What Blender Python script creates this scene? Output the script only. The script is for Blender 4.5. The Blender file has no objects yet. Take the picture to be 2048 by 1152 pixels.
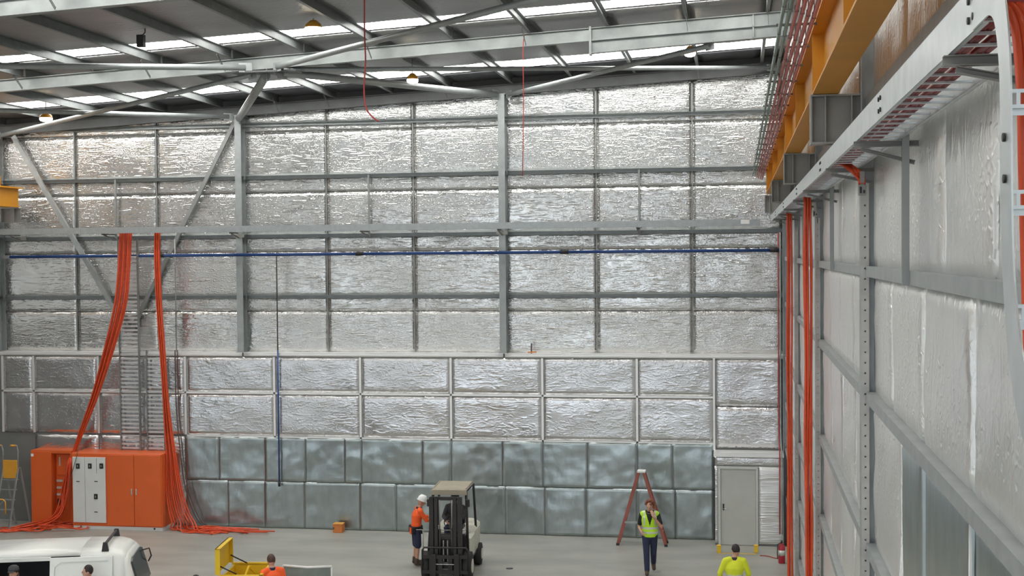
import bpy, bmesh, math, random
from mathutils import Vector, Matrix, noise
random.seed(7)
sc = bpy.context.scene
COL = sc.collection

# ------------------------------------------------------------------ camera
F = 2650.0            # focal length in pixels of the 2048 px frame
H = 7.8               # eye height above the slab
_s = 0.0088
_Y = Vector(((1478-1024)/F, (576-503)/F, 1.0))
_Z = Vector((-_s, 1.0, -(_Y.y-_s*_Y.x))).normalized()
_Y = _Y.normalized()
_X = _Z.cross(_Y)
if _X.x < 0: _X = -_X
R_ = Vector((_X.x, _Y.x, _Z.x)); U_ = Vector((_X.y, _Y.y, _Z.y)); W_ = Vector((_X.z, _Y.z, _Z.z))
cam_d = bpy.data.cameras.new('camera'); cam = bpy.data.objects.new('camera', cam_d); COL.objects.link(cam)
cam_d.sensor_fit = 'HORIZONTAL'; cam_d.sensor_width = 36.0; cam_d.lens = F/2048*36.0
cam_d.clip_end = 300; cam_d.clip_start = 0.05
cam.matrix_world = Matrix(((R_.x, U_.x, -W_.x, 0), (R_.y, U_.y, -W_.y, 0), (R_.z, U_.z, -W_.z, H), (0, 0, 0, 1)))
sc.camera = cam

# ------------------------------------------------------------------ sky, light, exposure
SKY_STRENGTH = 1.75
SKYLIGHT_STRENGTH = 9.5
world = bpy.data.worlds.new('sky'); sc.world = world; world.use_nodes = True
bg = world.node_tree.nodes['Background']
bg.inputs[0].default_value = (0.86, 0.93, 1.0, 1); bg.inputs[1].default_value = SKY_STRENGTH
pl = bpy.data.lights.new('door_portal', 'AREA'); pl.shape = 'RECTANGLE'; pl.size = 23.0; pl.size_y = 12.0
pl.cycles.is_portal = True
po = bpy.data.objects.new('door_portal', pl); COL.objects.link(po)
po.location = (-10.4, -9.95, 6.1); po.rotation_euler = (math.radians(90), 0, 0)
pl2 = bpy.data.lights.new('side_door_portal', 'AREA'); pl2.shape = 'RECTANGLE'; pl2.size = 5.4; pl2.size_y = 30.0; pl2.cycles.is_portal = True
po2 = bpy.data.objects.new('side_door_portal', pl2); COL.objects.link(po2); po2.location = (-22.45, 7.0, 2.7); po2.rotation_euler = (0, math.radians(-90), 0)
sc.view_settings.view_transform = 'Standard'; sc.view_settings.look = 'None'
sc.view_settings.gamma = 1.0; sc.view_settings.use_curve_mapping = False
sc.view_settings.exposure = 0.0
sc.cycles.use_denoising = True
sc.cycles.max_bounces = 6; sc.cycles.diffuse_bounces = 4; sc.cycles.glossy_bounces = 4
sc.cycles.use_adaptive_sampling = True; sc.cycles.adaptive_threshold = 0.02
sc.cycles.sample_clamp_indirect = 6.0

# ------------------------------------------------------------------ helpers
def at(px, py, X=None, Y=None, Z=None):
    d = R_*((px-1024)/F) + U_*((576-py)/F) + W_
    t = X/d.x if X is not None else Y/d.y if Y is not None else (Z-H)/d.z
    return Vector((0, 0, H)) + d*t
def XB(px, py, Y): return at(px, py, Y=Y).x

class MB:
    def __init__(s): s.v = []; s.f = []; s.m = []; s.sm = []
    def add(s, vs, fs, mi=0, smooth=False):
        o = len(s.v); s.v += [tuple(v) for v in vs]
        for f in fs: s.f.append([i+o for i in f]); s.m.append(mi); s.sm.append(smooth)
        return s
    def box(s, a, b, mi=0):
        x0, y0, z0 = [min(p, q) for p, q in zip(a, b)]; x1, y1, z1 = [max(p, q) for p, q in zip(a, b)]
        vs = [(x0,y0,z0),(x1,y0,z0),(x1,y1,z0),(x0,y1,z0),(x0,y0,z1),(x1,y0,z1),(x1,y1,z1),(x0,y1,z1)]
        return s.add(vs, [(0,3,2,1),(4,5,6,7),(0,1,5,4),(1,2,6,5),(2,3,7,6),(3,0,4,7)], mi)
    def bbox(s, a, b, r=0.01, mi=0):          # box with chamfered edges along z and top
        x0, y0, z0 = [min(p, q) for p, q in zip(a, b)]; x1, y1, z1 = [max(p, q) for p, q in zip(a, b)]
        def ring(z, i): return [(x0+i+r,y0+i,z),(x1-i-r,y0+i,z),(x1-i,y0+i+r,z),(x1-i,y1-i-r,z),(x1-i-r,y1-i,z),(x0+i+r,y1-i,z),(x0+i,y1-i-r,z),(x0+i,y0+i+r,z)]
        vs = ring(z0, r)+ring(z0+r, 0)+ring(z1-r, 0)+ring(z1, r)
        fs = [tuple(range(7,-1,-1)), tuple(range(24,32))]
        for k in range(3):
            for j in range(8): fs.append((k*8+j, k*8+(j+1)%8, (k+1)*8+(j+1)%8, (k+1)*8+j))
        return s.add(vs, fs, mi)
    def obox(s, p0, p1, w, h, up=(0,0,1), ou=0.0, ov=0.0, mi=0):  # bar p0->p1, w sideways, h along up, offsets
        p0 = Vector(p0); p1 = Vector(p1); d = (p1-p0).normalized(); up = Vector(up)
        sd = d.cross(up)
        if sd.length < 1e-4: sd = d.cross(Vector((1,0,0)))
        sd.normalize(); uu = sd.cross(d).normalized()
        vs = []
        for p in (p0, p1):
            c = p + sd*ou + uu*ov
            for a, b in ((-1,-1),(1,-1),(1,1),(-1,1)): vs.append(c+sd*(a*w/2)+uu*(b*h/2))
        return s.add(vs, [(3,2,1,0),(4,5,6,7),(0,1,5,4),(1,2,6,5),(2,3,7,6),(3,0,4,7)], mi)
    def ibeam(s, p0, p1, depth, width, up=(0,0,1), tf=0.016, tw=0.012, mi=0):
        s.obox(p0, p1, width, tf, up, 0, depth/2-tf/2, mi); s.obox(p0, p1, width, tf, up, 0, -depth/2+tf/2, mi)
        return s.obox(p0, p1, tw, depth-2*tf, up, 0, 0, mi)
    def channel(s, p0, p1, w, h, up=(0,0,1), t=0.004, open_side=1, mi=0):  # web plus two flanges
        s.obox(p0, p1, t, h, up, -open_side*(w/2-t/2), 0, mi)
        s.obox(p0, p1, w-t, t, up, open_side*t/2, h/2-t/2, mi)
        return s.obox(p0, p1, w-t, t, up, open_side*t/2, -h/2+t/2, mi)
    def tube(s, pts, r, n=8, mi=0, cap=True):
        pts = [Vector(p) for p in pts]; rs = r if isinstance(r, (list, tuple)) else [r]*len(pts)
        o = len(s.v); prev = None
        for i, p in enumerate(pts):
            d = (pts[min(i+1, len(pts)-1)]-pts[max(i-1, 0)])
            if d.length < 1e-9: d = Vector((0,0,1))
            d.normalize()
            if prev is None:
                a = d.cross(Vector((0,0,1)))
                if a.length < 1e-3: a = d.cross(Vector((1,0,0)))
            else:
                a = prev - d*prev.dot(d)
                if a.length < 1e-4: a = d.cross(Vector((1,0,0)))
            a.normalize(); b = d.cross(a); prev = a
            for k in range(n):
                t = 2*math.pi*k/n; s.v.append(tuple(p+(a*math.cos(t)+b*math.sin(t))*rs[i]))
        for i in range(len(pts)-1):
            for k in range(n):
                k2 = (k+1) % n; s.f.append([o+i*n+k, o+i*n+k2, o+(i+1)*n+k2, o+(i+1)*n+k]); s.m.append(mi); s.sm.append(True)
        if cap:
            s.f.append([o+k for k in range(n-1,-1,-1)]); s.m.append(mi); s.sm.append(False)
            e = o+(len(pts)-1)*n; s.f.append([e+k for k in range(n)]); s.m.append(mi); s.sm.append(False)
        return s
    def lathe(s, prof, c=(0,0,0), n=16, axis='z', mi=0):   # prof: (radius, height)
        o = len(s.v); c = Vector(c)
        for r, h in prof:
            for k in range(n):
                t = 2*math.pi*k/n; x, y = r*math.cos(t), r*math.sin(t)
                s.v.append(tuple(c+Vector({'z':(x,y,h),'x':(h,x,y),'y':(x,h,y)}[axis])))
        for i in range(len(prof)-1):
            for k in range(n):
                k2 = (k+1) % n; q = [o+i*n+k, o+i*n+k2, o+(i+1)*n+k2, o+(i+1)*n+k]
                s.f.append(q[::-1] if axis == 'y' else q); s.m.append(mi); s.sm.append(True)
        s.f.append([o+k for k in range(n-1,-1,-1)]); s.m.append(mi); s.sm.append(False)
        e = o+(len(prof)-1)*n; s.f.append([e+k for k in range(n)]); s.m.append(mi); s.sm.append(False)
        return s
    def prism(s, poly, dirv, mi=0):            # closed polygon extruded along dirv
        n = len(poly); d = Vector(dirv)
        vs = [Vector(p) for p in poly]+[Vector(p)+d for p in poly]
        fs = [tuple(range(n-1,-1,-1)), tuple(range(n, 2*n))]+[(i, (i+1)%n, n+(i+1)%n, n+i) for i in range(n)]
        return s.add(vs, fs, mi)
    def ball(s, c, rx, ry, rz, nu=12, nv=8, mi=0, rot=None):
        vs = []; fs = []; c = Vector(c)
        for j in range(1, nv):
            ph = math.pi*j/nv
            for i in range(nu):
                th = 2*math.pi*i/nu; p = Vector((rx*math.sin(ph)*math.cos(th), ry*math.sin(ph)*math.sin(th), rz*math.cos(ph)))
                vs.append(c+(rot @ p if rot else p))
        t = Vector((0,0,rz)); b = Vector((0,0,-rz)); vs.append(c+(rot@t if rot else t)); vs.append(c+(rot@b if rot else b))
        T = len(vs)-2
        for j in range(nv-2):
            for i in range(nu): fs.append((j*nu+i, (j+1)*nu+i, (j+1)*nu+(i+1)%nu, j*nu+(i+1)%nu))
        for i in range(nu): fs.append((T, i, (i+1)%nu)); fs.append((T+1, (nv-2)*nu+(i+1)%nu, (nv-2)*nu+i))
        return s.add(vs, fs, mi, True)
    def mesh(s, name):
        me = bpy.data.meshes.new(name); me.from_pydata(s.v, [], s.f)
        me.polygons.foreach_set('material_index', s.m); me.polygons.foreach_set('use_smooth', s.sm); me.update()
        bm = bmesh.new(); bm.from_mesh(me); bmesh.ops.recalc_face_normals(bm, faces=bm.faces); bm.to_mesh(me); bm.free()
        return me
    def build(s, name, mats, parent=None, loc=(0,0,0)):
        return put(name, s.mesh(name), mats, parent, loc)

def put(name, me, mats, parent=None, loc=(0,0,0)):
    o = bpy.data.objects.new(name, me); COL.objects.link(o); o.location = loc
    if not me.materials:
        for m in (mats if isinstance(mats, (list, tuple)) else [mats]): me.materials.append(m)
    if parent: o.parent = parent
    return o
def tag(o, label, cat, group=None):
    o['label'] = label; o['category'] = cat
    if group: o['group'] = group
    return o
def thing(name, label, cat, loc=(0,0,0), rz=0, group=None):
    o = bpy.data.objects.new(name, None); COL.objects.link(o); o.location = loc; o.rotation_euler = (0,0,rz)
    o.empty_display_size = 0.1
    return tag(o, label, cat, group)
def struct(o, label, cat): o['kind'] = 'structure'; return tag(o, label, cat)
def spline(pts, n=6):
    pts = [Vector(p) for p in pts]; out = []
    for i in range(len(pts)-1):
        p0 = pts[max(i-1,0)]; p1 = pts[i]; p2 = pts[i+1]; p3 = pts[min(i+2, len(pts)-1)]
        for k in range(n):
            t = k/n
            out.append(0.5*((2*p1)+(p2-p0)*t+(2*p0-5*p1+4*p2-p3)*t*t+(3*p1-p0-3*p2+p3)*t**3))
    out.append(pts[-1]); return out

# ------------------------------------------------------------------ materials
def mat(name, col, rough=0.5, metal=0.0, var=0.0, vscale=3.0, bump=0.0, bscale=40.0, emit=0.0, spec=0.5, stretch=(1,1,1)):
    m = bpy.data.materials.new(name); m.use_nodes = True; nt = m.node_tree; b = nt.nodes['Principled BSDF']
    b.inputs['Base Color'].default_value = (*col, 1); b.inputs['Roughness'].default_value = rough
    b.inputs['Metallic'].default_value = metal; b.inputs['Specular IOR Level'].default_value = spec
    if emit: b.inputs['Emission Color'].default_value = (*col, 1); b.inputs['Emission Strength'].default_value = emit
    if var or bump:
        g = nt.nodes.new('ShaderNodeNewGeometry'); mp = nt.nodes.new('ShaderNodeMapping'); mp.inputs['Scale'].default_value = stretch
        nt.links.new(g.outputs['Position'], mp.inputs[0])
    if var:
        n = nt.nodes.new('ShaderNodeTexNoise'); n.inputs['Scale'].default_value = vscale; n.inputs['Detail'].default_value = 6
        nt.links.new(mp.outputs[0], n.inputs['Vector'])
        r = nt.nodes.new('ShaderNodeMapRange'); r.inputs[1].default_value = 0.3; r.inputs[2].default_value = 0.7
        r.inputs[3].default_value = 1-var; r.inputs[4].default_value = 1+var
        nt.links.new(n.outputs[0], r.inputs[0])
        hv = nt.nodes.new('ShaderNodeHueSaturation'); hv.inputs['Color'].default_value = (*col, 1)
        nt.links.new(r.outputs[0], hv.inputs['Value']); nt.links.new(hv.outputs[0], b.inputs['Base Color'])
    if bump:
        n2 = nt.nodes.new('ShaderNodeTexNoise'); n2.inputs['Scale'].default_value = bscale; n2.inputs['Detail'].default_value = 4
        nt.links.new(mp.outputs[0], n2.inputs['Vector'])
        bp = nt.nodes.new('ShaderNodeBump'); bp.inputs['Strength'].default_value = bump; bp.inputs['Distance'].default_value = 0.02
        nt.links.new(n2.outputs[0], bp.inputs['Height']); nt.links.new(bp.outputs[0], b.inputs['Normal'])
    return m

def foil(name, col, rough, lines, strength, patch=0.55, metal=0.9, fine=(16,16,16)):
    """crinkled reflective foil: long creases along one direction plus patches of fine crumple"""
    m = bpy.data.materials.new(name); m.use_nodes = True; nt = m.node_tree; b = nt.nodes['Principled BSDF']
    N = nt.nodes.new; L = nt.links.new
    g = N('ShaderNodeNewGeometry')
    def field(scale, typ, detail, dist, off=(0,0,0)):
        mp = N('ShaderNodeMapping'); mp.inputs['Scale'].default_value = scale; mp.inputs['Location'].default_value = off; L(g.outputs['Position'], mp.inputs[0])
        n = N('ShaderNodeTexNoise'); n.noise_type = typ; n.inputs['Scale'].default_value = 1.0
        n.inputs['Detail'].default_value = detail; n.inputs['Distortion'].default_value = dist
        L(mp.outputs[0], n.inputs['Vector']); return n.outputs[0]
    def mth(op, a, b_):
        q = N('ShaderNodeMath'); q.operation = op
        for i, x in enumerate((a, b_)):
            if isinstance(x, (int, float)): q.inputs[i].default_value = x
            else: L(x, q.inputs[i])
        return q.outputs[0]
    crease = field(lines, 'RIDGED_MULTIFRACTAL', 3, 0.9)
    crump = field(fine, 'RIDGED_MULTIFRACTAL', 2, 0.6, (3.1,1.7,5.2))
    low = field((0.45,0.45,0.7), 'FBM', 2, 0.3, (9,2,4))
    r = N('ShaderNodeMapRange'); r.inputs[1].default_value = patch-0.25; r.inputs[2].default_value = patch+0.2; L(low, r.inputs[0])
    r2 = N('ShaderNodeMapRange'); r2.inputs[1].default_value = 0.25; r2.inputs[2].default_value = 0.7; r2.inputs[3].default_value = 0.5; r2.inputs[4].default_value = 1.0
    L(field((0.8,0.8,1.1), 'FBM', 2, 0.2, (1,7,2)), r2.inputs[0])
    h = mth('ADD', mth('MULTIPLY', crease, r2.outputs[0]), mth('MULTIPLY', mth('MULTIPLY', crump, 0.8), r.outputs[0]))
    bp = N('ShaderNodeBump'); bp.inputs['Strength'].default_value = strength; bp.inputs['Distance'].default_value = 0.02
    L(h, bp.inputs['Height']); L(bp.outputs[0], b.inputs['Normal'])
    b.inputs['Base Color'].default_value = (*col, 1); b.inputs['Metallic'].default_value = metal
    rr = N('ShaderNodeMapRange'); rr.inputs[1].default_value = 0.3; rr.inputs[2].default_value = 0.7
    rr.inputs[3].default_value = max(0.05, rough-0.08); rr.inputs[4].default_value = rough+0.08
    L(low, rr.inputs[0]); L(rr.outputs[0], b.inputs['Roughness'])
    return m

M = {}
M['foil'] = foil('foil_back_wall', (0.635,0.635,0.62), 0.23, (2.4,2.4,15.0), 1.0, 0.46, fine=(22,22,26))
M['foil_low'] = foil('foil_low_wall', (0.65,0.65,0.655), 0.25, (3.0,3.0,11.0), 0.8, 0.52, fine=(18,18,18))
M['foil_right'] = foil('foil_right_wall', (0.86,0.86,0.85), 0.34, (7.0,7.0,1.4), 1.0, 0.44, metal=0.75, fine=(17,17,17))
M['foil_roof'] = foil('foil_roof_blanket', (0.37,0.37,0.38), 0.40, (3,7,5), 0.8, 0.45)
M['foil_rib'] = foil('foil_ribbed', (0.78,0.78,0.77), 0.34, (0.8,0.8,15.0), 0.8, 0.9)
M['tape'] = mat('foil_tape', (0.88,0.88,0.87), 0.38, 0.45, bump=0.25, bscale=12)
M['zinc'] = mat('bright_zinc', (0.72,0.73,0.73), 0.40, 0.35, var=0.06)
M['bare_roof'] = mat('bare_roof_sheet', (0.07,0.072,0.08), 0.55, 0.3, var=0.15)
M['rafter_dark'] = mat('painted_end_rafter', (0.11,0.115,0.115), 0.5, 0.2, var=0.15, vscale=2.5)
M['strip'] = mat('slotted_strip_grey', (0.46,0.45,0.43), 0.5, 0.3, var=0.1, vscale=6)
M['galv_sheet'] = mat('galvanised_sheet', (0.38,0.43,0.435), 0.28, 0.85, var=0.10, vscale=1.6, bump=0.7, bscale=1.0, stretch=(3.0,3.0,1.6))
M['steel'] = mat('galvanised_steel', (0.37,0.395,0.395), 0.48, 0.45, var=0.10, vscale=5)
M['steel_dark'] = mat('bridging_steel', (0.30,0.31,0.305), 0.5, 0.4, var=0.1)
M['rafter'] = mat('hot_dip_rafter', (0.31,0.33,0.325), 0.42, 0.40, var=0.16, vscale=2.5)
M['primer'] = mat('grey_primer', (0.30,0.295,0.275), 0.55, 0.1, var=0.08, vscale=4)
M['tray_dull'] = mat('dull_tray_zinc', (0.40,0.425,0.43), 0.42, 0.55, var=0.08, vscale=7)
M['purlin'] = mat('purlin_zinc', (0.22,0.235,0.235), 0.45, 0.45, var=0.1, vscale=5)
M['alu'] = mat('cable_tray_zinc', (0.66,0.70,0.71), 0.33, 0.75, var=0.08, vscale=7)
M['crane'] = mat('crane_yellow', (0.66,0.29,0.012), 0.42, 0.0, var=0.06, vscale=2)
M['yellow'] = mat('safety_yellow', (0.78,0.52,0.02), 0.45, 0.0, var=0.05)
M['floor'] = mat('power_floated_concrete', (0.34,0.34,0.305), 0.42, 0.0, var=0.16, vscale=0.9, bump=0.03, bscale=9, stretch=(0.6,1.4,1))
M['concrete'] = mat('precast_concrete', (0.20,0.205,0.20), 0.8, 0.0, var=0.10, vscale=1.2, bump=0.08, bscale=20)
M['dark'] = mat('dark_cavity', (0.03,0.03,0.033), 0.7, 0.0, var=0.1)
M['black'] = mat('black_plastic', (0.018,0.018,0.019), 0.45, 0.0, var=0.1)
M['cable'] = mat('orange_cable', (0.68,0.075,0.018), 0.38, 0.0, var=0.08, vscale=6)
M['cable_red'] = mat('red_cable', (0.42,0.045,0.035), 0.42, 0.0, var=0.08, vscale=6)
M['cable_maroon'] = mat('maroon_cable', (0.26,0.016,0.018), 0.45, 0.0, var=0.1, vscale=6)
M['cable_grey'] = mat('grey_cable', (0.10,0.085,0.08), 0.5, 0.0, var=0.1)
M['bar_red'] = mat('conductor_red', (0.46,0.10,0.075), 0.4, 0.0, var=0.1)
M['bar_green'] = mat('conductor_green', (0.16,0.25,0.21), 0.4, 0.0, var=0.1)
M['pipe'] = mat('blue_air_pipe', (0.016,0.06,0.22), 0.35, 0.0, var=0.05)
M['orange'] = mat('switchboard_orange', (0.74,0.13,0.025), 0.38, 0.0, var=0.04, vscale=2)
M['white'] = mat('white_enamel', (0.74,0.75,0.74), 0.4, 0.0, var=0.03)
M['van'] = mat('van_white_paint', (0.78,0.79,0.75), 0.22, 0.0, var=0.02)
M['glass'] = mat('dark_glass', (0.03,0.033,0.036), 0.15, 0.0, var=0.05)
M['rubber'] = mat('tyre_rubber', (0.022,0.022,0.022), 0.75, 0.0, var=0.1)
M['chrome'] = mat('bright_steel', (0.75,0.75,0.75), 0.22, 1.0, var=0.05)
M['door'] = mat('door_paint', (0.52,0.53,0.49), 0.5, 0.0, var=0.03)
M['frame'] = mat('door_frame_paint', (0.60,0.61,0.59), 0.45, 0.0, var=0.03)
M['khaki'] = mat('forklift_roof_tan', (0.36,0.32,0.24), 0.5, 0.0, var=0.08)
M['cream'] = mat('forklift_cream', (0.62,0.61,0.52), 0.45, 0.0, var=0.08)
M['forkdark'] = mat('forklift_mast_black', (0.035,0.032,0.032), 0.5, 0.3, var=0.2)
M['fibre'] = mat('ladder_red_fibreglass', (0.30,0.085,0.06), 0.5, 0.0, var=0.1)
M['carton'] = mat('orange_brown_carton', (0.62,0.20,0.05), 0.6, 0.0, var=0.08)
M['red'] = mat('extinguisher_red', (0.40,0.02,0.035), 0.3, 0.0, var=0.05)
M['skin'] = mat('skin', (0.55,0.30,0.21), 0.5, 0.0, var=0.05)
M['hair'] = mat('dark_hair', (0.020,0.014,0.012), 0.6, 0.0, var=0.2, vscale=60)
M['hair_red'] = mat('auburn_hair', (0.19,0.062,0.035), 0.6, 0.0, var=0.3, vscale=60)
M['hair_brown'] = mat('brown_hair', (0.075,0.035,0.025), 0.6, 0.0, var=0.2, vscale=60)
M['hv_orange'] = mat('hi_vis_orange', (0.95,0.12,0.02), 0.7, 0.0, var=0.05)
M['hv_yellow'] = mat('hi_vis_yellow', (0.72,0.78,0.03), 0.7, 0.0, var=0.05)
M['hv_lime'] = mat('hi_vis_lime', (0.52,0.85,0.03), 0.7, 0.0, var=0.05)
M['silver'] = mat('reflective_tape', (0.62,0.64,0.58), 0.35, 0.3, var=0.05)
M['navy'] = mat('navy_cloth', (0.022,0.027,0.065), 0.8, 0.0, var=0.15)
M['blackcloth'] = mat('black_cloth', (0.014,0.014,0.016), 0.8, 0.0, var=0.15)
M['greycloth'] = mat('charcoal_cloth', (0.05,0.05,0.055), 0.8, 0.0, var=0.15)
M['boot'] = mat('boot_leather', (0.07,0.045,0.03), 0.6, 0.0, var=0.2)
M['eye'] = mat('eye_dark', (0.01,0.01,0.01), 0.3, 0.0, var=0.05)
M['amber'] = mat('lamp_amber_housing', (0.75,0.36,0.04), 0.4, 0.0, var=0.05)
M['lampglow'] = mat('lamp_lens', (1.0,0.90,0.66), 0.4, 0.0, emit=9.0)
M['sheet_glass'] = mat('grey_green_sheet', (0.25,0.29,0.27), 0.25, 0.2, var=0.2)
M['wool'] = mat('white_insulation', (0.85,0.85,0.84), 0.8, 0.0, var=0.05)
sky_m = bpy.data.materials.new('translucent_rooflight'); sky_m.use_nodes = True
_b = sky_m.node_tree.nodes['Principled BSDF']; _b.inputs['Base Color'].default_value = (0.9,0.9,0.9,1)
_b.inputs['Emission Color'].default_value = (1.0,0.985,0.95,1); _b.inputs['Emission Strength'].default_value = SKYLIGHT_STRENGTH
M['skylight'] = sky_m

# ------------------------------------------------------------------ setting: dimensions
XL, XR = -22.25, 1.28          # side wall faces
D = 36.07                      # lower face of back wall
DU = 36.42                     # upper foil face (behind the ledge)
LEDGE = 5.02
YF = -10.0                     # open front
COLX = [-21.72, -14.10, -6.45]
COLY = [5.4, 13.1, 20.8, 28.5, 36.05]
def zroof(x): return 13.0+0.05*x
def zraft(x): return 12.78+0.05*x

fl = MB().box((-60,-70,-0.3),(12,37.2,0)).build('floor', M['floor']); struct(fl, 'wide grey power-floated concrete floor slab', 'floor')
wall_back = MB().box((XL-0.4,DU+0.05,LEDGE-0.02),(XR+0.5,D+0.7,13.2)).build('wall_back', M['concrete']); struct(wall_back, 'tall upper end wall lined with silver foil between steel girts', 'wall')
wall_base = MB().box((XL-0.4,D+0.03,0),(XR+0.5,D+0.7,LEDGE-0.02)).build('wall_back_lower', M['concrete']); struct(wall_base, 'lower end wall with taped foil panels above a galvanised dado', 'wall')
wall_right = MB().box((XR+0.06,YF,0),(XR+0.5,D+0.7,13.4)).build('wall_right', M['concrete']); struct(wall_right, 'side wall on the right lined with silver foil', 'wall')
wall_left = MB().box((XL-0.4,YF,0),(XL,-8.0,5.4)).box((XL-0.4,5.2,0),(XL,5.6,5.4)).box((XL-0.4,13.0,0),(XL,13.4,5.4)).box((XL-0.4,22.0,0),(XL,D+0.7,5.4)).box((XL-0.4,YF,5.4),(XL,D+0.7,12.0)).build('wall_left', M['concrete']); struct(wall_left, 'dark grey concrete side wall at the far left', 'wall')

def sheet(o, u, v, nrm, su, sv, bulge, amp, freq, nu=None, nv=None, depth=0.03, rough=0.0, seed=0, topv=None, edge=0.10):
    """pillowed blanket panel: corner o, unit axes u,v, outward nrm; topv optional second height at far u"""
    o, u, v, nrm = Vector(o), Vector(u), Vector(v), Vector(nrm)
    nu = nu or max(6, min(26, int(su*9))); nv = nv or max(5, min(20, int(sv*9)))
    vs = []; fs = []
    for j in range(nv+1):
        for i in range(nu+1):
            a, b = i/nu, j/nv
            h = sv if topv is None else sv+(topv-sv)*a
            p = o+u*(a*su)+v*(b*h)
            e = min(1, min(a, 1-a)*su/edge)*min(1, min(b, 1-b)*sv/edge)
            e = e*(2-e) if edge > 0.01 else 1.0
            n = noise.noise(p*freq+Vector((seed,seed*2,0)))+0.5*noise.noise(p*freq*2.7+Vector((0,seed,3)))
            vs.append(p+nrm*(e*(bulge+amp*n)))
    W = nu+1
    for j in range(nv):
        for i in range(nu): fs.append((j*W+i, j*W+i+1, (j+1)*W+i+1, (j+1)*W+i))
    ring = [i for i in range(W)]+[j*W+nu for j in range(1, nv+1)]+[nv*W+i for i in range(nu-1,-1,-1)]+[j*W for j in range(nv-1,0,-1)]
    base = len(vs); vs += [vs[k]-nrm*depth for k in ring]
    for k in range(len(ring)): fs.append((ring[k], base+k, base+(k+1)%len(ring), ring[(k+1)%len(ring)]))
    mb = MB(); mb.add(vs, fs, 0, True); return mb

# ---- upper foil panels, girts and bridging straps on the back wall
PXC = [(0,0)]
girt_z = [6.615, 8.36, 10.045, 11.55]
seam_z = [6.20, 7.90, 9.60, 11.36]
xs = []
edges = [-22.0, -19.28, -16.72, -14.10, -11.58, -9.03, -6.45, -3.86, -1.24, XR-0.1]
uX, uZ, nB = (1,0,0), (0,0,1), (0,-1,0)
rows = []
lo = LEDGE
for g, s_ in zip(girt_z, seam_z):
    rows.append((lo, s_, 0)); rows.append((s_, g, 1)); lo = g
k = 0
for a, b in zip(edges[:-1], edges[1:]):
    for z0, z1, kind in rows:
        k += 1
        sheet((a+0.005, DU, z0+0.008), uX, uZ, nB, b-a-0.010, z1-z0-0.016, 0.012 if kind == 0 else 0.006, 0.014, 2.2, seed=k).build('foil_panel', M['foil'], wall_back)
    za, zb = zraft(a)-0.05, zraft(b)-0.05
    sheet((a+0.012, DU, 11.558), uX, uZ, nB, b-a-0.024, max(0.1, za-11.558), 0.02, 0.018, 2.4, seed=k+50, topv=max(0.1, zb-11.558)).build('foil_panel', M['foil'], wall_back)
for z in girt_z:
    for a, b in zip([-22.2]+COLX[1:], COLX[1:]+[XR-0.02]):
        MB().channel((a+0.02,DU-0.065,z),(b-0.02,DU-0.065,z),0.13,0.095,open_side=1).build('girt', M['steel'], wall_back)
for x in [-19.28,-16.72,-11.58,-9.03,-3.86,-1.24]:
    lo = LEDGE
    for g in girt_z:
        MB().channel((x,DU-0.05,lo+0.05),(x,DU-0.05,g-0.05),0.026,0.04,up=(0,1,0)).build('bridging_strap', M['steel_dark'], wall_back); lo = g
    if x > -10: MB().channel((x,DU-0.05,lo+0.05),(x,DU-0.05,zraft(x)-0.35),0.045,0.05,up=(0,1,0)).build('bridging_strap', M['steel_dark'], wall_back)
# ledge capping (white foil band) on top of the precast wall
for a, b in zip([-22.2,-14.0,-6.4],[-14.05,-6.45,XR-0.05]):
    sheet((a,D-0.02,LEDGE-0.10), uX, uZ, nB, b-a, 0.11, 0.012, 0.006, 3, nu=30, nv=4, depth=0.03, seed=a).build('ledge_flashing', M['tape'], wall_base)
    MB().box((a,D-0.03,LEDGE-0.002),(b,DU,LEDGE+0.012)).build('ledge_capping', M['tape'], wall_base)

# ---- lower foil panels (two rows), taped joints
lowx_px = [6,68,197,371,549,721,902,1085,1274,1428]
lowx = [XB(p, 790, D) for p in lowx_px]
zt, zm, zb_ = LEDGE-0.085, 3.87, 2.62
for i, (a, b) in enumerate(zip(lowx[:-1], lowx[1:])):
    for j, (z0, z1) in enumerate(((zm, zt), (zb_, zm))):
        sheet((a+0.03,D,z0+0.028), uX, uZ, nB, b-a-0.06, z1-z0-0.056, 0.014, 0.018, 1.6, seed=i*7+j, edge=0.045).build('foil_panel', M['foil_low'], wall_base)
        MB().box((a-0.03,D-0.022,z0+0.03),(a+0.03,D+0.03,z1-0.03)).build('joint_tape', M['tape'], wall_base)
    MB().box((a+0.03,D-0.022,zm-0.026),(b-0.03,D+0.03,zm+0.026)).build('joint_tape', M['tape'], wall_base)
    if i > 2: MB().box((a+0.03,D-0.016,zb_-0.022),(b-0.03,D+0.03,zb_+0.022)).build('joint_tape', M['tape'], wall_base)
xa, xb = lowx[-1], XR-0.16
for z0, z1, sd in ((3.62, zt, 91), (2.50, 3.62, 92)):
    sheet((xa+0.035,D,z0+0.012), uX, uZ, nB, xb-xa-0.04, z1-z0-0.024, 0.02, 0.018, 1.5, seed=sd, edge=0.05).build('foil_panel', M['foil_low'], wall_base)
MB().box((xa-0.028,D-0.03,2.45),(xa+0.03,D+0.03,zt)).build('joint_tape', M['tape'], wall_base)
# foil behind the switchboard
for a, b in zip(lowx[1:3]+[], lowx[2:4]):
    sheet((a+0.02,D,0.05), uX, uZ, nB, b-a-0.04, zb_-0.08, 0.03, 0.018, 2.5, seed=a).build('foil_panel', M['foil_low'], wall_base)

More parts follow.
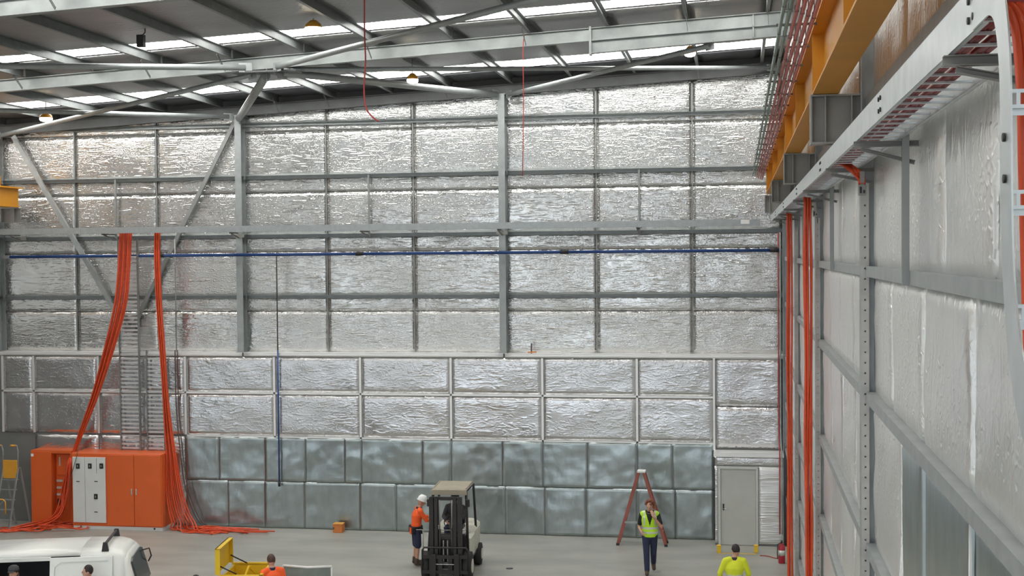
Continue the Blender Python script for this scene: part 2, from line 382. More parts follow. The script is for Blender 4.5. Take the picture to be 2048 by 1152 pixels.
# ---- galvanised dado sheets (two rows)
up_px = [371,437,530,610,690,722,845,902,1005,1085,1175,1274,1345,1428]
lo_px = [371,455,530,608,720,792,905,1010,1090,1172,1274,1350,1428]
for row, (pxs, z0, z1) in enumerate(((up_px,1.345,2.585),(lo_px,0.02,1.335))):
    for i, (p, q) in enumerate(zip(pxs[:-1], pxs[1:])):
        a, b = XB(p,900+90*row,D), XB(q,900+90*row,D)
        sheet((a-0.012,D-0.008+0.004*(i%2)-0.003*row,z0-0.01*row), uX, uZ, nB, b-a+0.024, z1-z0+0.012, 0.004, 0.026, 1.9, nu=max(8,int((b-a)*12)), nv=16, depth=0.025, seed=row*31, edge=0.002).build('dado_sheet', M['galv_sheet'], wall_base)

# ---- projecting door lobby with a door
YD = 35.46
lob = MB(); lx0, lx1 = -0.66, XR-0.14
lob.box((lx0,YD+0.03,0),(-0.56,D+0.03,2.42)); lob.box((0.45,YD+0.03,0),(lx1,D+0.03,2.42)); lob.box((-0.56,YD+0.03,2.10),(0.45,D+0.03,2.42))
lobby = lob.build('wall_lobby', M['concrete']); struct(lobby, 'small foil-wrapped door lobby projecting from the end wall', 'wall')
MB().box((lx0-0.03,YD-0.02,2.42),(lx1,D,2.46)).build('top_flashing', M['tape'], lobby)
MB().box((lx0-0.03,YD-0.03,2.36),(lx1,YD+0.0,2.46)).build('top_flashing', M['tape'], lobby)
sheet((lx0,YD+0.01,2.13),uX,uZ,nB,lx1-lx0-0.01,0.23,0.012,0.012,3,seed=4).build('foil_panel', M['foil_low'], lobby)
sheet((0.47,YD+0.01,0.03),uX,uZ,nB,lx1-0.48,2.08,0.015,0.012,3,seed=5).build('foil_panel', M['foil_rib'], lobby)
sheet((lx0,YD+0.01,0.03),uX,uZ,nB,0.08,2.08,0.006,0.006,3,seed=6,nu=4).build('foil_panel', M['foil_low'], lobby)
dr = MB().box((-0.505,YD+0.035,0.01),(0.405,YD+0.075,2.04)).build('door_1', M['door']); struct(dr, 'plain pale grey-green steel access door at the bottom right', 'door')
fr = MB(); fr.box((-0.575,YD-0.005,0),(-0.51,YD+0.10,2.11)); fr.box((0.41,YD-0.005,0),(0.47,YD+0.10,2.11)); fr.box((-0.51,YD-0.005,2.045),(0.41,YD+0.10,2.11))
fr.build('door_frame', M['frame'], dr)
MB().box((-0.455,YD+0.02,0.93),(-0.415,YD+0.035,1.10)).build('lock_plate', M['black'], dr)
MB().tube([(-0.435,YD+0.03,0.98),(-0.435,YD-0.02,0.98),(-0.30,YD-0.02,0.98)],0.009,6).build('handle', M['chrome'], dr)
for z in (0.25, 1.0, 1.8): MB().tube([(0.408,YD+0.025,z-0.05),(0.408,YD+0.025,z+0.05)],0.008,6).build('hinge', M['steel'], dr)

# ---- right wall panels and girts
rgz = [0.0, 1.25, 2.50, 3.72, 4.95, 6.40, 7.60, 9.20, 10.9, 13.0]
uY, nR = (0,-1,0), (-1,0,0)
bays = [(-3.0,5.35),(5.35,13.05),(13.05,20.75),(20.75,28.45),(28.45,36.0)]
k = 200
for bi, (y0, y1) in enumerate(bays):
    for ri, (z0, z1) in enumerate(zip(rgz[:-1], rgz[1:])):
        if bi == 1: cuts = [5.35,6.92,8.65,10.5,13.05] if z0 > 7 else [5.35,7.59,9.58,10.85 if z0 < 6.3 else 11.5,13.05]
        else:
            n = 4 if bi != 0 else 3
            cuts = [y0+(y1-y0)*q/n+(0.25*(ri%2) if 0 < q < n else 0) for q in range(n+1)]
        for c0, c1 in zip(cuts[:-1], cuts[1:]):
            k += 1; galv = z0 < 6.3 and c1 < 11
            ztop = z1 if z1 < 12.9 else zroof(XR)-0.02
            sheet((XR,c1-0.006,z0+0.01), uY, uZ, nR, c1-c0-0.012, ztop-z0-0.02, 0.025, 0.022 if not galv else 0.012, 1.7 if not galv else 1.0,
                  nu=min(18,int((c1-c0)*7)), nv=min(14,int((z1-z0)*7)), depth=0.03, seed=k).build('dado_sheet' if galv else 'foil_panel', M['galv_sheet' if galv else 'foil_right'], wall_right)
for z in rgz[1:-1]:
    for y0, y1 in bays:
        MB().channel((XR-0.045,y1-0.05,z),(XR-0.045,y0+0.10,z),0.09,0.10,open_side=-1).build('girt', M['steel'], wall_right)
MB().prism([(XR-0.035,7.61,5.0),(XR-0.035,7.56,5.2),(XR-0.035,7.575,6.1),(XR-0.035,7.60,6.30),(XR-0.035,7.615,6.0)],(0.012,0,0)).build('torn_seam_insulation', M['wool'], wall_right)
MB().prism([(XR-0.03,6.92,7.75),(XR-0.03,6.895,7.8),(XR-0.03,6.90,8.05),(XR-0.03,6.925,8.1)],(0.012,0,0)).build('torn_seam_insulation', M['wool'], wall_right)
# left wall lining (only a sliver shows)
for y0, y1 in ((-9.5,5.4),(5.4,13.1),(13.1,20.8),(20.8,28.5),(28.5,35.9)):
    for z0, z1 in ((5.45,8.5),(8.5,11.6)):
        sheet((XL,y0+0.02,z0+0.02),(0,1,0),uZ,(1,0,0),y1-y0-0.04,z1-z0-0.04,0.03,0.02,1.5,seed=z0+y0).build('foil_panel', M['foil_right'], wall_left)

# ---- ceiling: blanket sheets between purlins, rooflight strips
purX = [0.62-1.69*i for i in range(14)]
strips = [(26.75,27.85),(33.35,35.0)]
hid = [(-4.0,-2.9),(3.7,4.8),(11.4,12.5),(19.1,20.2)]
ceil = MB(); ysp = [YF]
allst = sorted(hid+strips)
y = YF
for a, b in allst+[(D+0.7,D+0.7)]:
    if a > y:
        ceil.add([(XL-0.4,y,zroof(XL-0.4)+0.05),(XR+0.5,y,zroof(XR+0.5)+0.05),(XR+0.5,a,zroof(XR+0.5)+0.05),(XL-0.4,a,zroof(XL-0.4)+0.05),
                  (XL-0.4,y,zroof(XL-0.4)+0.12),(XR+0.5,y,zroof(XR+0.5)+0.12),(XR+0.5,a,zroof(XR+0.5)+0.12),(XL-0.4,a,zroof(XL-0.4)+0.12)],
                 [(0,1,2,3),(7,6,5,4),(0,4,5,1),(1,5,6,2),(2,6,7,3),(3,7,4,0)])
    y = b
# side closers of the rooflight zones beyond the strips
ceiling = ceil.build('ceiling', M['primer']); struct(ceiling, 'low-pitched roof with grey foil blanket on steel purlins', 'ceiling')
bx = [XL]+[p for p in reversed(purX)]+[XR+0.3]
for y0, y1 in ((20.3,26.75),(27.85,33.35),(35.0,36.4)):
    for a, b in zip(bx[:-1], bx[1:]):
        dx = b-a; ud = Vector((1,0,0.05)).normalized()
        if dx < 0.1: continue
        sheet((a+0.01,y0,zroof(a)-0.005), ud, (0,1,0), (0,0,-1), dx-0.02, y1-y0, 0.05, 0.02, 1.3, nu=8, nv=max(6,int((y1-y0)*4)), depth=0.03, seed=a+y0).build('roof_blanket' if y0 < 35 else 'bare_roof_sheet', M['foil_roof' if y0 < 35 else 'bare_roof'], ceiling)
seg = [(20.85,28.45),(28.55,36.3)]
for y0, y1 in seg:
    for p in purX:
        z = zroof(p)-0.11
        MB().channel((p,y0,z),(p,y1,z),0.075,0.20,open_side=1,t=0.006).build('purlin', M['purlin'], ceiling)
for p in purX[:14:1]:
    MB().channel((p,YF,zroof(p)-0.11),(p,20.75,zroof(p)-0.11),0.075,0.20,open_side=1,t=0.006).build('purlin', M['purlin'], ceiling)
lightlabels = {26.75:'bright rooflight strip running across the roof nearest the camera', 33.35:'bright rooflight strip across the roof beside the end wall'}
for i, (a, b) in enumerate(allst):
    x0, x1 = XL, 0.98
    w = MB()
    n = 60
    vs = []; fs = []
    for q in range(n+1):
        x = x0+(x1-x0)*q/n; zz = zroof(x)+0.055
        vs += [(x,a-0.02,zz),(x,b+0.02,zz),(x,a-0.02,zz+0.004),(x,b+0.02,zz+0.004)]
    for q in range(n):
        o = q*4; fs += [(o,o+4,o+5,o+1),(o+2,o+3,o+7,o+6)]
    w.add(vs, fs)
    wo = w.build('window_%d' % (i+1), M['skylight'])
    struct(wo, lightlabels.get(a, 'translucent rooflight strip overhead, number %d counted from the open front' % (i+1)), 'skylight')
    MB().box((0.98,a-0.02,zroof(1)+0.02),(XR+0.5,b+0.02,zroof(1)+0.12)).build('end_sheet', M['primer'], wo)
    for q in range(1, 5):                       # corrugation battens of the translucent sheet
        yy = a+(b-a)*q/5
        MB().obox((x0,yy,zroof(x0)+0.045),(x1,yy,zroof(x1)+0.045),0.02,0.012).build('sheet_rib', M['white'], wo)

# ------------------------------------------------------------------ steel frame
def column(name, label, parts_fn, grp=None):
    t = thing(name, label, 'column', group=grp); parts_fn(t); return t
backlab = {0:'galvanised column in the left corner beside the yellow beam end', 1:'galvanised column on the ledge where the diagonal wall brace starts',
           2:'galvanised column standing mid-wall on the ledge above the forklift'}
for i, x in enumerate(COLX):
    t = thing('steel_column', backlab[i], 'column', (x,D+0.17,LEDGE))
    ztop = zraft(x)-0.25-LEDGE
    w = 0.19 if i else 0.28
    MB().ibeam((0,0,0.014),(0,0,ztop),0.33,w,up=(0,1,0)).build('shaft', M['steel'], t)
    MB().box((-0.14,-0.17,0.0),(0.14,0.17,0.02)).build('base_plate', M['steel'], t)
    MB().box((-0.12,-0.18,ztop-0.02),(0.12,0.18,ztop)).build('cap_plate', M['steel'], t)
    for z in (girt_z[0]-LEDGE, girt_z[2]-LEDGE):
        MB().box((w/2,0.05,z-0.06),(w/2+0.03,0.16,z+0.06)).build('girt_cleat', M['steel'], t)

def perf(mb, x0, x1, y, z0, z1, step=0.10, hole=0.016):   # slotted strip facing the camera, real holes
    xm = (x0+x1)/2; mb.box((x0,y,z0),(xm-hole/2,y+0.004,z1)); mb.box((xm+hole/2,y,z0),(x1,y+0.004,z1))
    z = z0
    while z < z1-step:
        mb.box((xm-hole/2,y,z+hole),(xm+hole/2,y+0.004,z+step)); z += step
rlab = ['grey column on the right wall nearest the camera with orange cables', 'right wall column with slotted face, first one fully in view',
        'second slotted column in view along the right wall', 'third column in view along the right wall near the far corner', 'galvanised corner column where right wall meets end wall']
for i, y in enumerate(COLY):
    t = thing('steel_column', rlab[i], 'column', (XR-0.06,y,0))
    ztop = zraft(XR)-0.02
    s = MB(); s.box((-0.075,-0.085,0),(-0.06,0.085,ztop)); s.box((-0.06,-0.006,0),(0.10,0.006,ztop)); s.box((0.085,-0.085,0),(0.10,0.085,ztop))
    s.build('shaft', M['steel'], t)
    MB().box((-0.10,-0.12,0),(0.10,0.12,0.02)).build('base_plate', M['steel'], t)
    if i in (1, 2, 3):
        p = MB(); perf(p, -0.074, 0.0, -0.09, 0.02, 8.45 if i == 1 else 8.3); p.build('slotted_strip', M['strip'], t)
    # crane corbel
    c = MB(); zc = 9.29; xa_, xb_ = 0.68-(XR-0.06), -0.075
    c.box((xa_,-0.11,zc-0.018),(xb_,0.11,zc)); c.box((xa_,-0.11,zc-0.47),(xb_,0.11,zc-0.452)); c.box((xa_,-0.008,zc-0.452),(xb_,0.008,zc-0.018))
    if i in (1,2,3,4):
        co = c.build('corbel', M['primer'], t)
        for xs_ in (xa_, xa_+0.13, xb_-0.09):
            MB().box((xs_,-0.108,zc-0.452),(xs_+0.014,0.108,zc-0.018)).build('stiffener', M['primer'], co)
        MB().box((xa_,-0.02,zc-0.452),(xb_,-0.012,zc-0.018)).build('web_plate', M['primer'], co)

# left crane column and corbel live on the corner column: short bracket
t = thing('crane_bracket', 'grey bracket under the yellow beam end at the far left', 'bracket', (-20.95,D-0.25,0))
MB().box((-0.35,-0.13,9.24),(0.25,0.13,9.26)).build('top_plate', M['primer'], t)
MB().box((-0.35,-0.01,8.85),(0.25,0.01,9.24)).build('web_plate', M['primer'], t)
MB().box((-0.35,-0.13,8.83),(0.25,0.13,8.85)).build('bottom_plate', M['primer'], t)
MB().box((-0.02,-0.12,8.85),(0.10,-0.10,9.24)).build('stiffener', M['primer'], t)
MB().box((-0.35,-0.13,8.85),(-0.30,0.38,9.24)).build('end_plate', M['primer'], t)

flyX = [-16.35,-13.2,-11.4,-8.0,-4.55,-1.08,0.60]
def rafter(name, label, y, haunch, fly, rm='rafter'):
    t = thing(name, label, 'rafter')
    x0, x1 = XL+0.1, XR-0.10
    dpt = 0.28
    MB().ibeam((x0,y,zraft(x0)-dpt/2),(x1,y,zraft(x1)-dpt/2),dpt,0.17,tw=0.02).build('beam', M[rm], t)
    if haunch:
        hb = MB(); xa_ = -3.1
        hb.prism([(xa_,y-0.012,zraft(xa_)-dpt-0.25),(x1,y-0.012,zraft(x1)-dpt-0.22),(x1,y-0.012,zraft(x1)-dpt),(xa_,y-0.012,zraft(xa_)-dpt)],(0,0.024,0))
        hb.obox((xa_,y,zraft(xa_)-dpt-0.258),(x1,y,zraft(x1)-dpt-0.228),0.17,0.016)
        hb.build('haunch', M['rafter'], t)
        MB().box((xa_-0.05,y-0.1,zraft(xa_)-dpt-0.30),(xa_,y+0.1,zraft(xa_)+0.03)).build('splice_plate', M['rafter'], t)
        MB().box((0.30,y-0.085,zraft(0.3)-dpt-0.22),(0.33,y+0.085,zraft(0.3)-0.02)).build('web_stiffener', M['rafter'], t)
    for x in fly:
        zt_ = zroof(x)-0.14
        MB().obox((x,y-0.50,zt_),(x+0.03,y-0.09,zraft(x)-dpt+0.03),0.06,0.008,up=(1,0,0)).build('fly_brace', M['steel_dark'], t)
    return t
rafter('roof_rafter', 'pale roof rafter across the top left corner of the picture', 20.8, False, [-16.4,-13.2,-11.3,-9.5])
rafter('roof_rafter', 'long pale roof rafter with haunch spanning the whole roof', 28.5, True, flyX)
rafter('roof_rafter', 'dark roof rafter directly above the foil end wall', 36.18, False, [-12.9,-11.4,-8.0,-4.5,-1.08], 'rafter_dark')
rafter('roof_rafter', 'roof rafter overhead behind the picture edge', 13.1, True, [])

def brace(label, p0, p1, w, h=None, m='steel', tub=False, plates=True):
    t = thing('tube_brace' if tub else 'flat_brace', label, 'brace')
    p0 = Vector(p0); p1 = Vector(p1); d = (p1-p0).normalized()
    b = MB()
    if tub: b.tube([p0+d*0.15, p1-d*0.15], w/2, 12)
    else: b.obox(p0+d*0.15, p1-d*0.15, w, h or w, up=(0,1,0) if abs(d.y) < 0.5 else (0,0,1))
    b.build('member', M[m], t)
    if plates:
        for p, s_ in ((p0,1),(p1,-1)): MB().obox(p, p+d*(0.30*s_), 0.012, (h or w)*1.6, up=(0,0,1)).build('gusset_plate', M[m], t)
    return t
# wall bracing, first bay
apex = at(256,664,Y=D+0.12)
brace('galvanised wall brace sloping down from the top left corner', at(26,272,Y=D+0.12), apex, 0.13, 0.10)
brace('dark wall brace sloping down to the left from the mid column', at(474,236,Y=D+0.20), apex+Vector((0.05,0.06,0)), 0.11, 0.10, m='steel_dark')
# roof bracing
N = Vector((-10.4,28.42,zraft(-10.4)-0.36)); zc = lambda x: zraft(x)-0.40
brace('thick roof strut rising from the mid column to the long rafter', (-14.1,D+0.1,zc(-14.1)+0.05), N+Vector((0,0,-0.05)), 0.20, tub=True)
brace('roof tube from the long rafter to the column above the forklift', N+Vector((0.25,0,0)), (-6.5,D+0.05,zc(-6.5)+0.12), 0.17, tub=True)
brace('long dark roof tube from the left corner to the long rafter', (-21.6,D+0.02,zc(-21.6)+0.08), N+Vector((-0.25,0,-0.02)), 0.12, tub=True)
brace('pale roof tube from the long rafter to the right far corner', N+Vector((0.4,0,0.05)), (1.0,D,zc(1.0)+0.25), 0.11, tub=True)
brace('roof tube rising right from the column above the forklift', (-6.3,D+0.02,zc(-6.3)+0.1), (-0.5,28.45,zraft(-0.5)-0.58), 0.12, tub=True)
brace('pale roof tube from the mid column leftward under the roof', (-14.2,D-0.02,zc(-14.2)+0.1), (-21.8,28.5,zraft(-21.8)-0.2), 0.12, tub=True)
brace('pale roof tube running left from the long rafter joint', N+Vector((-0.3,-0.12,0.10)), (-21.2,20.9,zraft(-21.2)-0.30), 0.13, tub=True)
brace('pale roof tube rising right from the long rafter joint', N+Vector((0.2,-0.12,0.08)), (-0.2,20.9,zraft(-0.2)-0.30), 0.13, tub=True)
t = thing('junction_plate', 'dark gusset plate joining roof tubes under the long rafter', 'plate', N)
MB().box((-0.75,-0.22,-0.02),(0.75,0.22,0.02)).build('plate', M['rafter_dark'], t)
for x in (-0.5,-0.2,0.2,0.5): MB().lathe([(0.02,-0.04),(0.02,-0.018)],(x,0,0),8).build('bolt', M['steel'], t)

# ------------------------------------------------------------------ crane runway and conductor bars
t = thing('crane_runway_beam', 'yellow crane runway beam running along the right wall', 'crane beam')
cx, z0, z1 = 0.82, 9.295, 9.90
r_ = MB(); r_.box((cx-0.12,-2,z0),(cx+0.12,35.3,z0+0.022)); r_.build('bottom_flange', M['crane'], t)
MB().box((cx-0.13,-2,z1-0.022),(cx+0.13,35.3,z1)).build('top_flange', M['crane'], t)
MB().box((cx-0.008,-2,z0+0.022),(cx+0.008,35.3,z1-0.022)).build('web', M['crane'], t)
MB().box((cx-0.025,-2,z1),(cx+0.025,35.3,z1+0.05)).build('crane_rail', M['steel'], t)
for y in COLY[:-1]+[9.25,16.95,24.65,32.3,34.9]:
    for sx in (-1, 1): MB().box((cx+sx*0.008,y-0.006,z0+0.022),(cx+sx*0.118,y+0.006,z1-0.022)).build('web_stiffener', M['crane'], t)
t = thing('crane_runway_beam', 'end of a yellow crane runway beam at the far left edge', 'crane beam')
cx = -20.73
MB().box((cx-0.34,10,9.27),(cx+0.13,35.6,9.292)).build('bottom_flange', M['crane'], t)
MB().box((cx-0.64,10,9.80),(cx+0.24,35.6,9.84)).build('top_flange', M['crane'], t)
MB().box((cx-0.30,10,9.292),(cx+0.10,35.58,9.80)).build('web', M['crane'], t)
MB().box((cx-0.62,35.2,9.84),(cx-0.40,35.5,10.18)).build('end_stop', M['crane'], t)
MB().lathe([(0.05,35.16),(0.05,35.2)],(cx-0.50,0,10.0),10,axis='y').build('buffer', M['red'], t)
t = thing('conductor_rail', 'red and green crane conductor bars beside the yellow runway beam', 'conductor bars')
bars = [(0.60,1.88,'bar_red'),(0.555,1.90,'bar_red'),(0.51,1.92,'bar_red'),(0.465,1.94,'bar_red'),(0.415,1.96,'bar_green'),(0.365,1.98,'bar_green')]
for x, z, m in bars: MB().bbox((x-0.013,2.0,H+z-0.024),(x+0.013,35.2,H+z+0.024),0.005).build('bar', M[m], t)
ys_ = [5.5+1.35*i for i in range(22)]
hg = None
for y in ys_:
    h_ = MB(); h_.box((0.34,y-0.012,H+2.03),(0.70,y+0.012,H+2.05))
    for x, z, m in bars: h_.box((x-0.016,y-0.012,H+z-0.026),(x+0.016,y+0.012,H+z+0.026)); h_.box((x-0.004,y-0.006,H+z+0.024),(x+0.004,y+0.006,H+2.03))
    h_.build('hanger', M['cable_grey'], t)

# ------------------------------------------------------------------ cable ladders
def rung_mesh(L, ax):
    b = MB(); s = L/2
    if ax == 'x': b.box((-s,-0.016,-0.010),(s,0.016,0.0))
    else: b.box((-0.02,-s,-0.008),(0.02,s,0.0)); b.box((-0.02,-s,-0.02),(-0.016,s,-0.008)); b.box((0.016,-s,-0.02),(0.02,s,-0.008))
    return b.mesh('rung')
TX0, TX1, TZ = 0.83, 1.13, H+0.78
tray = thing('cable_ladder', 'galvanised cable ladder running along the right wall below the crane beam', 'cable tray')
for x, s_ in ((TX0,1),(TX1,-1)):
    r_ = MB(); r_.box((x-0.002,4.8,TZ),(x+0.002,35.45,TZ+0.165)); r_.box((x,4.8,TZ),(x+s_*0.022,35.45,TZ+0.004)); r_.box((x,4.8,TZ+0.161),(x+s_*0.022,35.45,TZ+0.165))
    r_.build('side_rail', M['alu'], tray)
me = rung_mesh(TX1-TX0-0.01, 'x'); me.materials.append(M['alu'])
for i in range(102): put('rung', me, None, tray, ((TX0+TX1)/2, 4.95+0.3*i, TZ+0.04))
bm_ = MB().lathe([(0.014,-0.008),(0.014,0.0)],(0,0,0),8,axis='x').mesh('splice_bolt'); bm_.materials.append(M['black'])
for y in (4.95,5.05,8.1,8.2,13.9,14.05,19.6,19.75,25.4,25.55,31.0,31.15):
    for dz in (0.05, 0.12): put('splice_bolt', bm_, None, tray, (TX0-0.002, y, TZ+dz))
# riser rail turning down at the near end
pathc = [(4.95,TZ+0.083),(4.76,TZ+0.085),(4.62,TZ+0.08),(4.50,TZ+0.03),(4.42,TZ-0.08),(4.375,TZ-0.22),(4.36,TZ-0.40),(4.35,TZ-0.60),(4.33,TZ-0.80),(4.28,TZ-0.97),(4.20,TZ-1.12),(4.06,TZ-1.25),(3.88,TZ-1.33)]
pc = spline([(0,a,b) for a, b in pathc], 5)
for x, nm in ((TX0-0.004,'riser_rail'),(TX1+0.004,'riser_rail')):
    vs = []; fs = []
    for i, p in enumerate(pc):
        d = (pc[min(i+1,len(pc)-1)]-pc[max(i-1,0)]).normalized(); n = Vector((0,-d.z,d.y)); wd = 0.083+0.02*min(1,max(0,(i-len(pc)*0.7)/(len(pc)*0.3)))
        for q in (-1, 1):
            for xx in (-0.003, 0.003): vs.append(p+n*(wd*q)+Vector((x+xx,0,0)))
    for i in range(len(pc)-1):
        o = i*4; fs += [(o,o+4,o+6,o+2),(o+1,o+3,o+7,o+5),(o,o+1,o+5,o+4),(o+2,o+6,o+7,o+3)]
    b = MB(); b.add(vs, fs); b.build(nm, M['alu'], tray)
for y, z in ((4.36,TZ-0.43),(4.35,TZ-0.56),(3.93,TZ-1.25)): put('splice_bolt', bm_, None, tray, (TX0-0.008, y, z))
sr = MB(); L_ = TX1-TX0
sr.box((0,0,0.018),(L_,0.03,0.03)); sr.box((0,0,-0.03),(L_,0.03,-0.018))
for i in range(12): sr.box((i*L_/11.4,0,-0.018),(i*L_/11.4+0.012,0.004,0.018))
sr.box((0,0.026,-0.05),(L_,0.03,-0.03))
srm = sr.mesh('slotted_rung'); srm.materials.append(M['alu'])
for z in (8.27,7.955,7.60): put('slotted_rung', srm, None, tray, (TX0,4.36 if z > 7.7 else 4.28,z))

bt = thing('cable_ladder', 'galvanised cable ladder running across the whole end wall', 'cable tray')
BZ, BY0, BY1 = 8.475, 35.42, 35.72
for y, s_ in ((BY0,1),(BY1,-1)):
    for a, b in ((-21.6,-14.3),(-14.295,-6.6),(-6.595,0.55)):
        r_ = MB(); r_.box((a,y-0.002,BZ),(b,y+0.002,BZ+0.17)); r_.box((a,y,BZ),(b,y+s_*0.022,BZ+0.004)); r_.box((a,y,BZ+0.166),(b,y+s_*0.022,BZ+0.17))
        r_.build('side_rail', M['tray_dull'], bt)
me = rung_mesh(BY1-BY0-0.01, 'y'); me.materials.append(M['alu'])
for i in range(74): put('rung', me, None, bt, (-21.5+0.3*i, (BY0+BY1)/2, BZ+0.04))
for x in (-14.3,-6.6): MB().box((x-0.12,BY0-0.006,BZ+0.02),(x+0.12,BY0-0.002,BZ+0.15)).build('splice_plate', M['tray_dull'], bt)
MB().box((0.05,BY0-0.007,BZ+0.05),(0.28,BY0-0.003,BZ+0.16)).build('paper_tag', M['wool'], bt)

# wall brackets under the ladders
def tray_bracket(label, y, post, off=0.0):
    t = thing('tray_bracket', label, 'bracket', (0,y,0))
    MB().channel((TX0-0.02,0,TZ-0.025),(XR-0.02,0,TZ-0.025),0.042,0.042).build('arm', M['primer'], t)
    MB().channel((TX0+0.03,0,TZ-0.06),(XR-0.05,0,TZ-0.14 if not post else TZ-0.16),0.036,0.03).build('strut', M['primer'], t)
    if post: MB().channel((XR-0.115,0,7.55),(XR-0.115,0,9.1),0.05,0.05,up=(0,1,0),open_side=-1).build('post', M['steel_dark'], t)
ordn = ['closest','second','third','fourth','fifth','sixth','seventh','eighth']
for i, (y, p) in enumerate(((5.55,False),(9.75,True),(12.85,False),(17.3,True),(20.55,False),(24.75,True),(28.2,False),(32.2,True))):
    tray_bracket('%s grey bracket from the camera under the right wall cable ladder%s' % (ordn[i], ' with upright post' if p else ''), y, p)
for i, x in enumerate((-20.85,-17.95,-14.1,-10.3,-6.45,-2.68)):
    mid = i in (1,3,5)
    t = thing('tray_bracket', ['bracket under the end wall cable ladder in the left corner','bracket under the end wall cable ladder left of the hanging orange cables','bracket under the end wall cable ladder at the mid column',
        'bracket with upright post midway between the two end wall columns','bracket under the end wall cable ladder at the column above the forklift','bracket with upright post on the end wall right of the last column'][i], 'bracket', (x,0,0))
    MB().channel((0,BY0-0.03,BZ-0.025),(0,DU-0.13 if mid else D-0.01,BZ-0.025),0.042,0.042).build('arm', M['primer'], t)
    MB().channel((0,BY0+0.08,BZ-0.05),(0,DU-0.14 if mid else D-0.005,BZ-0.16),0.034,0.03).build('strut', M['primer'], t)
    if mid: MB().channel((0,DU-0.155,8.30),(0,DU-0.155,10.05),0.05,0.05,up=(0,1,0)).build('post', M['steel_dark'], t)
    else: MB().box((-0.16,D-0.012,BZ-0.15),(0.16,D-0.004,BZ-0.06)).build('clamp_plate', M['primer'], t)

for i, (y, lab) in enumerate(((12.70,'small grey isolator box at the head of the nearest slotted column'),(20.40,'small grey isolator box at the head of the second slotted column'))):
    t = thing('isolator_box', lab, 'box', (1.13,y,TZ-0.22))
    MB().bbox((-0.035,-0.03,-0.05),(0.035,0.03,0.05),0.006).build('case', M['primer'], t)
    MB().box((-0.025,-0.034,-0.03),(-0.005,-0.03,0.03)).build('knockout', M['black'], t); MB().box((0.006,-0.034,-0.03),(0.024,-0.03,0.0)).build('knockout', M['black'], t)
    MB().box((-0.02,-0.01,0.05),(0.02,0.01,0.175)).build('hanger_plate', M['primer'], t)
# vertical cable ladders above the switchboard
def vladder(label, x0, x1, zb, ztop, yy):
    t = thing('cable_ladder', label, 'cable tray')
    for x in (x0, x1): 
        r = MB(); r.box((x-0.004,yy,zb),(x+0.004,yy+0.10,ztop)); r.box((x-0.02,yy,zb),(x+0.02,yy+0.004,ztop)); r.build('side_rail', M['steel_dark'], t)
    L = x1-x0
    b = MB(); b.box((0,-0.012,-0.026),(L,0.010,0.026)); b.box((0,-0.02,0.010),(L,0.012,0.026)); m_ = b.mesh('rung'); m_.materials.append(M['zinc'])
    z = zb+0.06
    while z < ztop-0.04: put('rung', m_, None, t, (x0,yy+0.05,z)); z += 0.118
    return t
vy = D-0.20
vladder('tall upright cable ladder rising from the orange switchboard to the tray', XB(239,700,vy), XB(277,700,vy), 2.195, 8.30, vy)
vladder('short upright cable ladder above the orange switchboard doors', XB(294,800,vy), XB(328,800,vy), 2.195, 5.10, vy)
t = thing('wall_stand_off', 'thin galvanised stand-off bar beside the tall upright cable ladder', 'bracket')
xs_ = XB(350,600,DU-0.3)
MB().tube([(xs_,DU-0.25,LEDGE+0.012),(xs_,DU-0.25,8.3)],0.018,8).build('upright', M['steel_dark'], t)
MB().tube([(XB(278,652,vy),vy+0.05,5.79),(xs_,DU-0.25,5.79)],0.014,8).build('cross_bar', M['chrome'], t)
for z in (5.60, 7.66): MB().tube([(xs_,DU-0.26,z),(xs_-0.22,DU-0.30,z+0.12)],0.012,6).build('stay', M['steel_dark'], t)

# ------------------------------------------------------------------ cables
def cable(name, label, pts, r, m, group, cat='cable', n=6, seg=6):
    o = MB().tube(spline(pts, seg), r, n).build(name, m if not isinstance(m, str) else M[m]); return tag(o, label, cat, group)
rnd = random.Random(3)
# left bundle above the small cabinet
for i in range(9):
    o = i*0.040; j = rnd.uniform(-0.02,0.02); yb = BY0+0.14+0.04*(i%3)
    px0 = 239+i*2.9
    pts = [at(px0-4,457,Y=yb+0.03), at(px0+1,463,Y=yb-0.02), at(px0,480,Y=yb-0.03), at(px0-3,540,Y=yb-0.05), at(px0-10+j*30,610,Y=yb-0.1), at(208+i*2.4,700,Y=yb-0.1), at(184+i*1.6,790,Y=yb-0.05),
           at(160+i*1.1,860,Y=yb+0.02), at(146+i*0.6,903,Y=yb+0.10), at(134+i*1.0,930,Y=35.42-0.03*(i%3)), at(128+rnd.uniform(-6,8),985,Y=35.38-0.04*(i%3)), at(118+rnd.uniform(-14,10),1030,Y=35.33-0.05*(i%4))]
    e = at(118-i*6,1048,Z=0.03); x1 = 95-i*13+rnd.uniform(-8,8)
    pts += [Vector((e.x, 35.2-0.06*(i%4), 0.06+0.03*(i%3))), at(max(-40,x1),1056+rnd.uniform(-4,6),Z=0.03+0.02*(i%2)), at(max(-80,x1-55),1058+rnd.uniform(-6,8),Z=0.03)]
    cable('orange_cable', 'orange power cable in the slanting bundle left of the upright cable ladder', pts, 0.021, 'cable', 'left orange cable bundle')
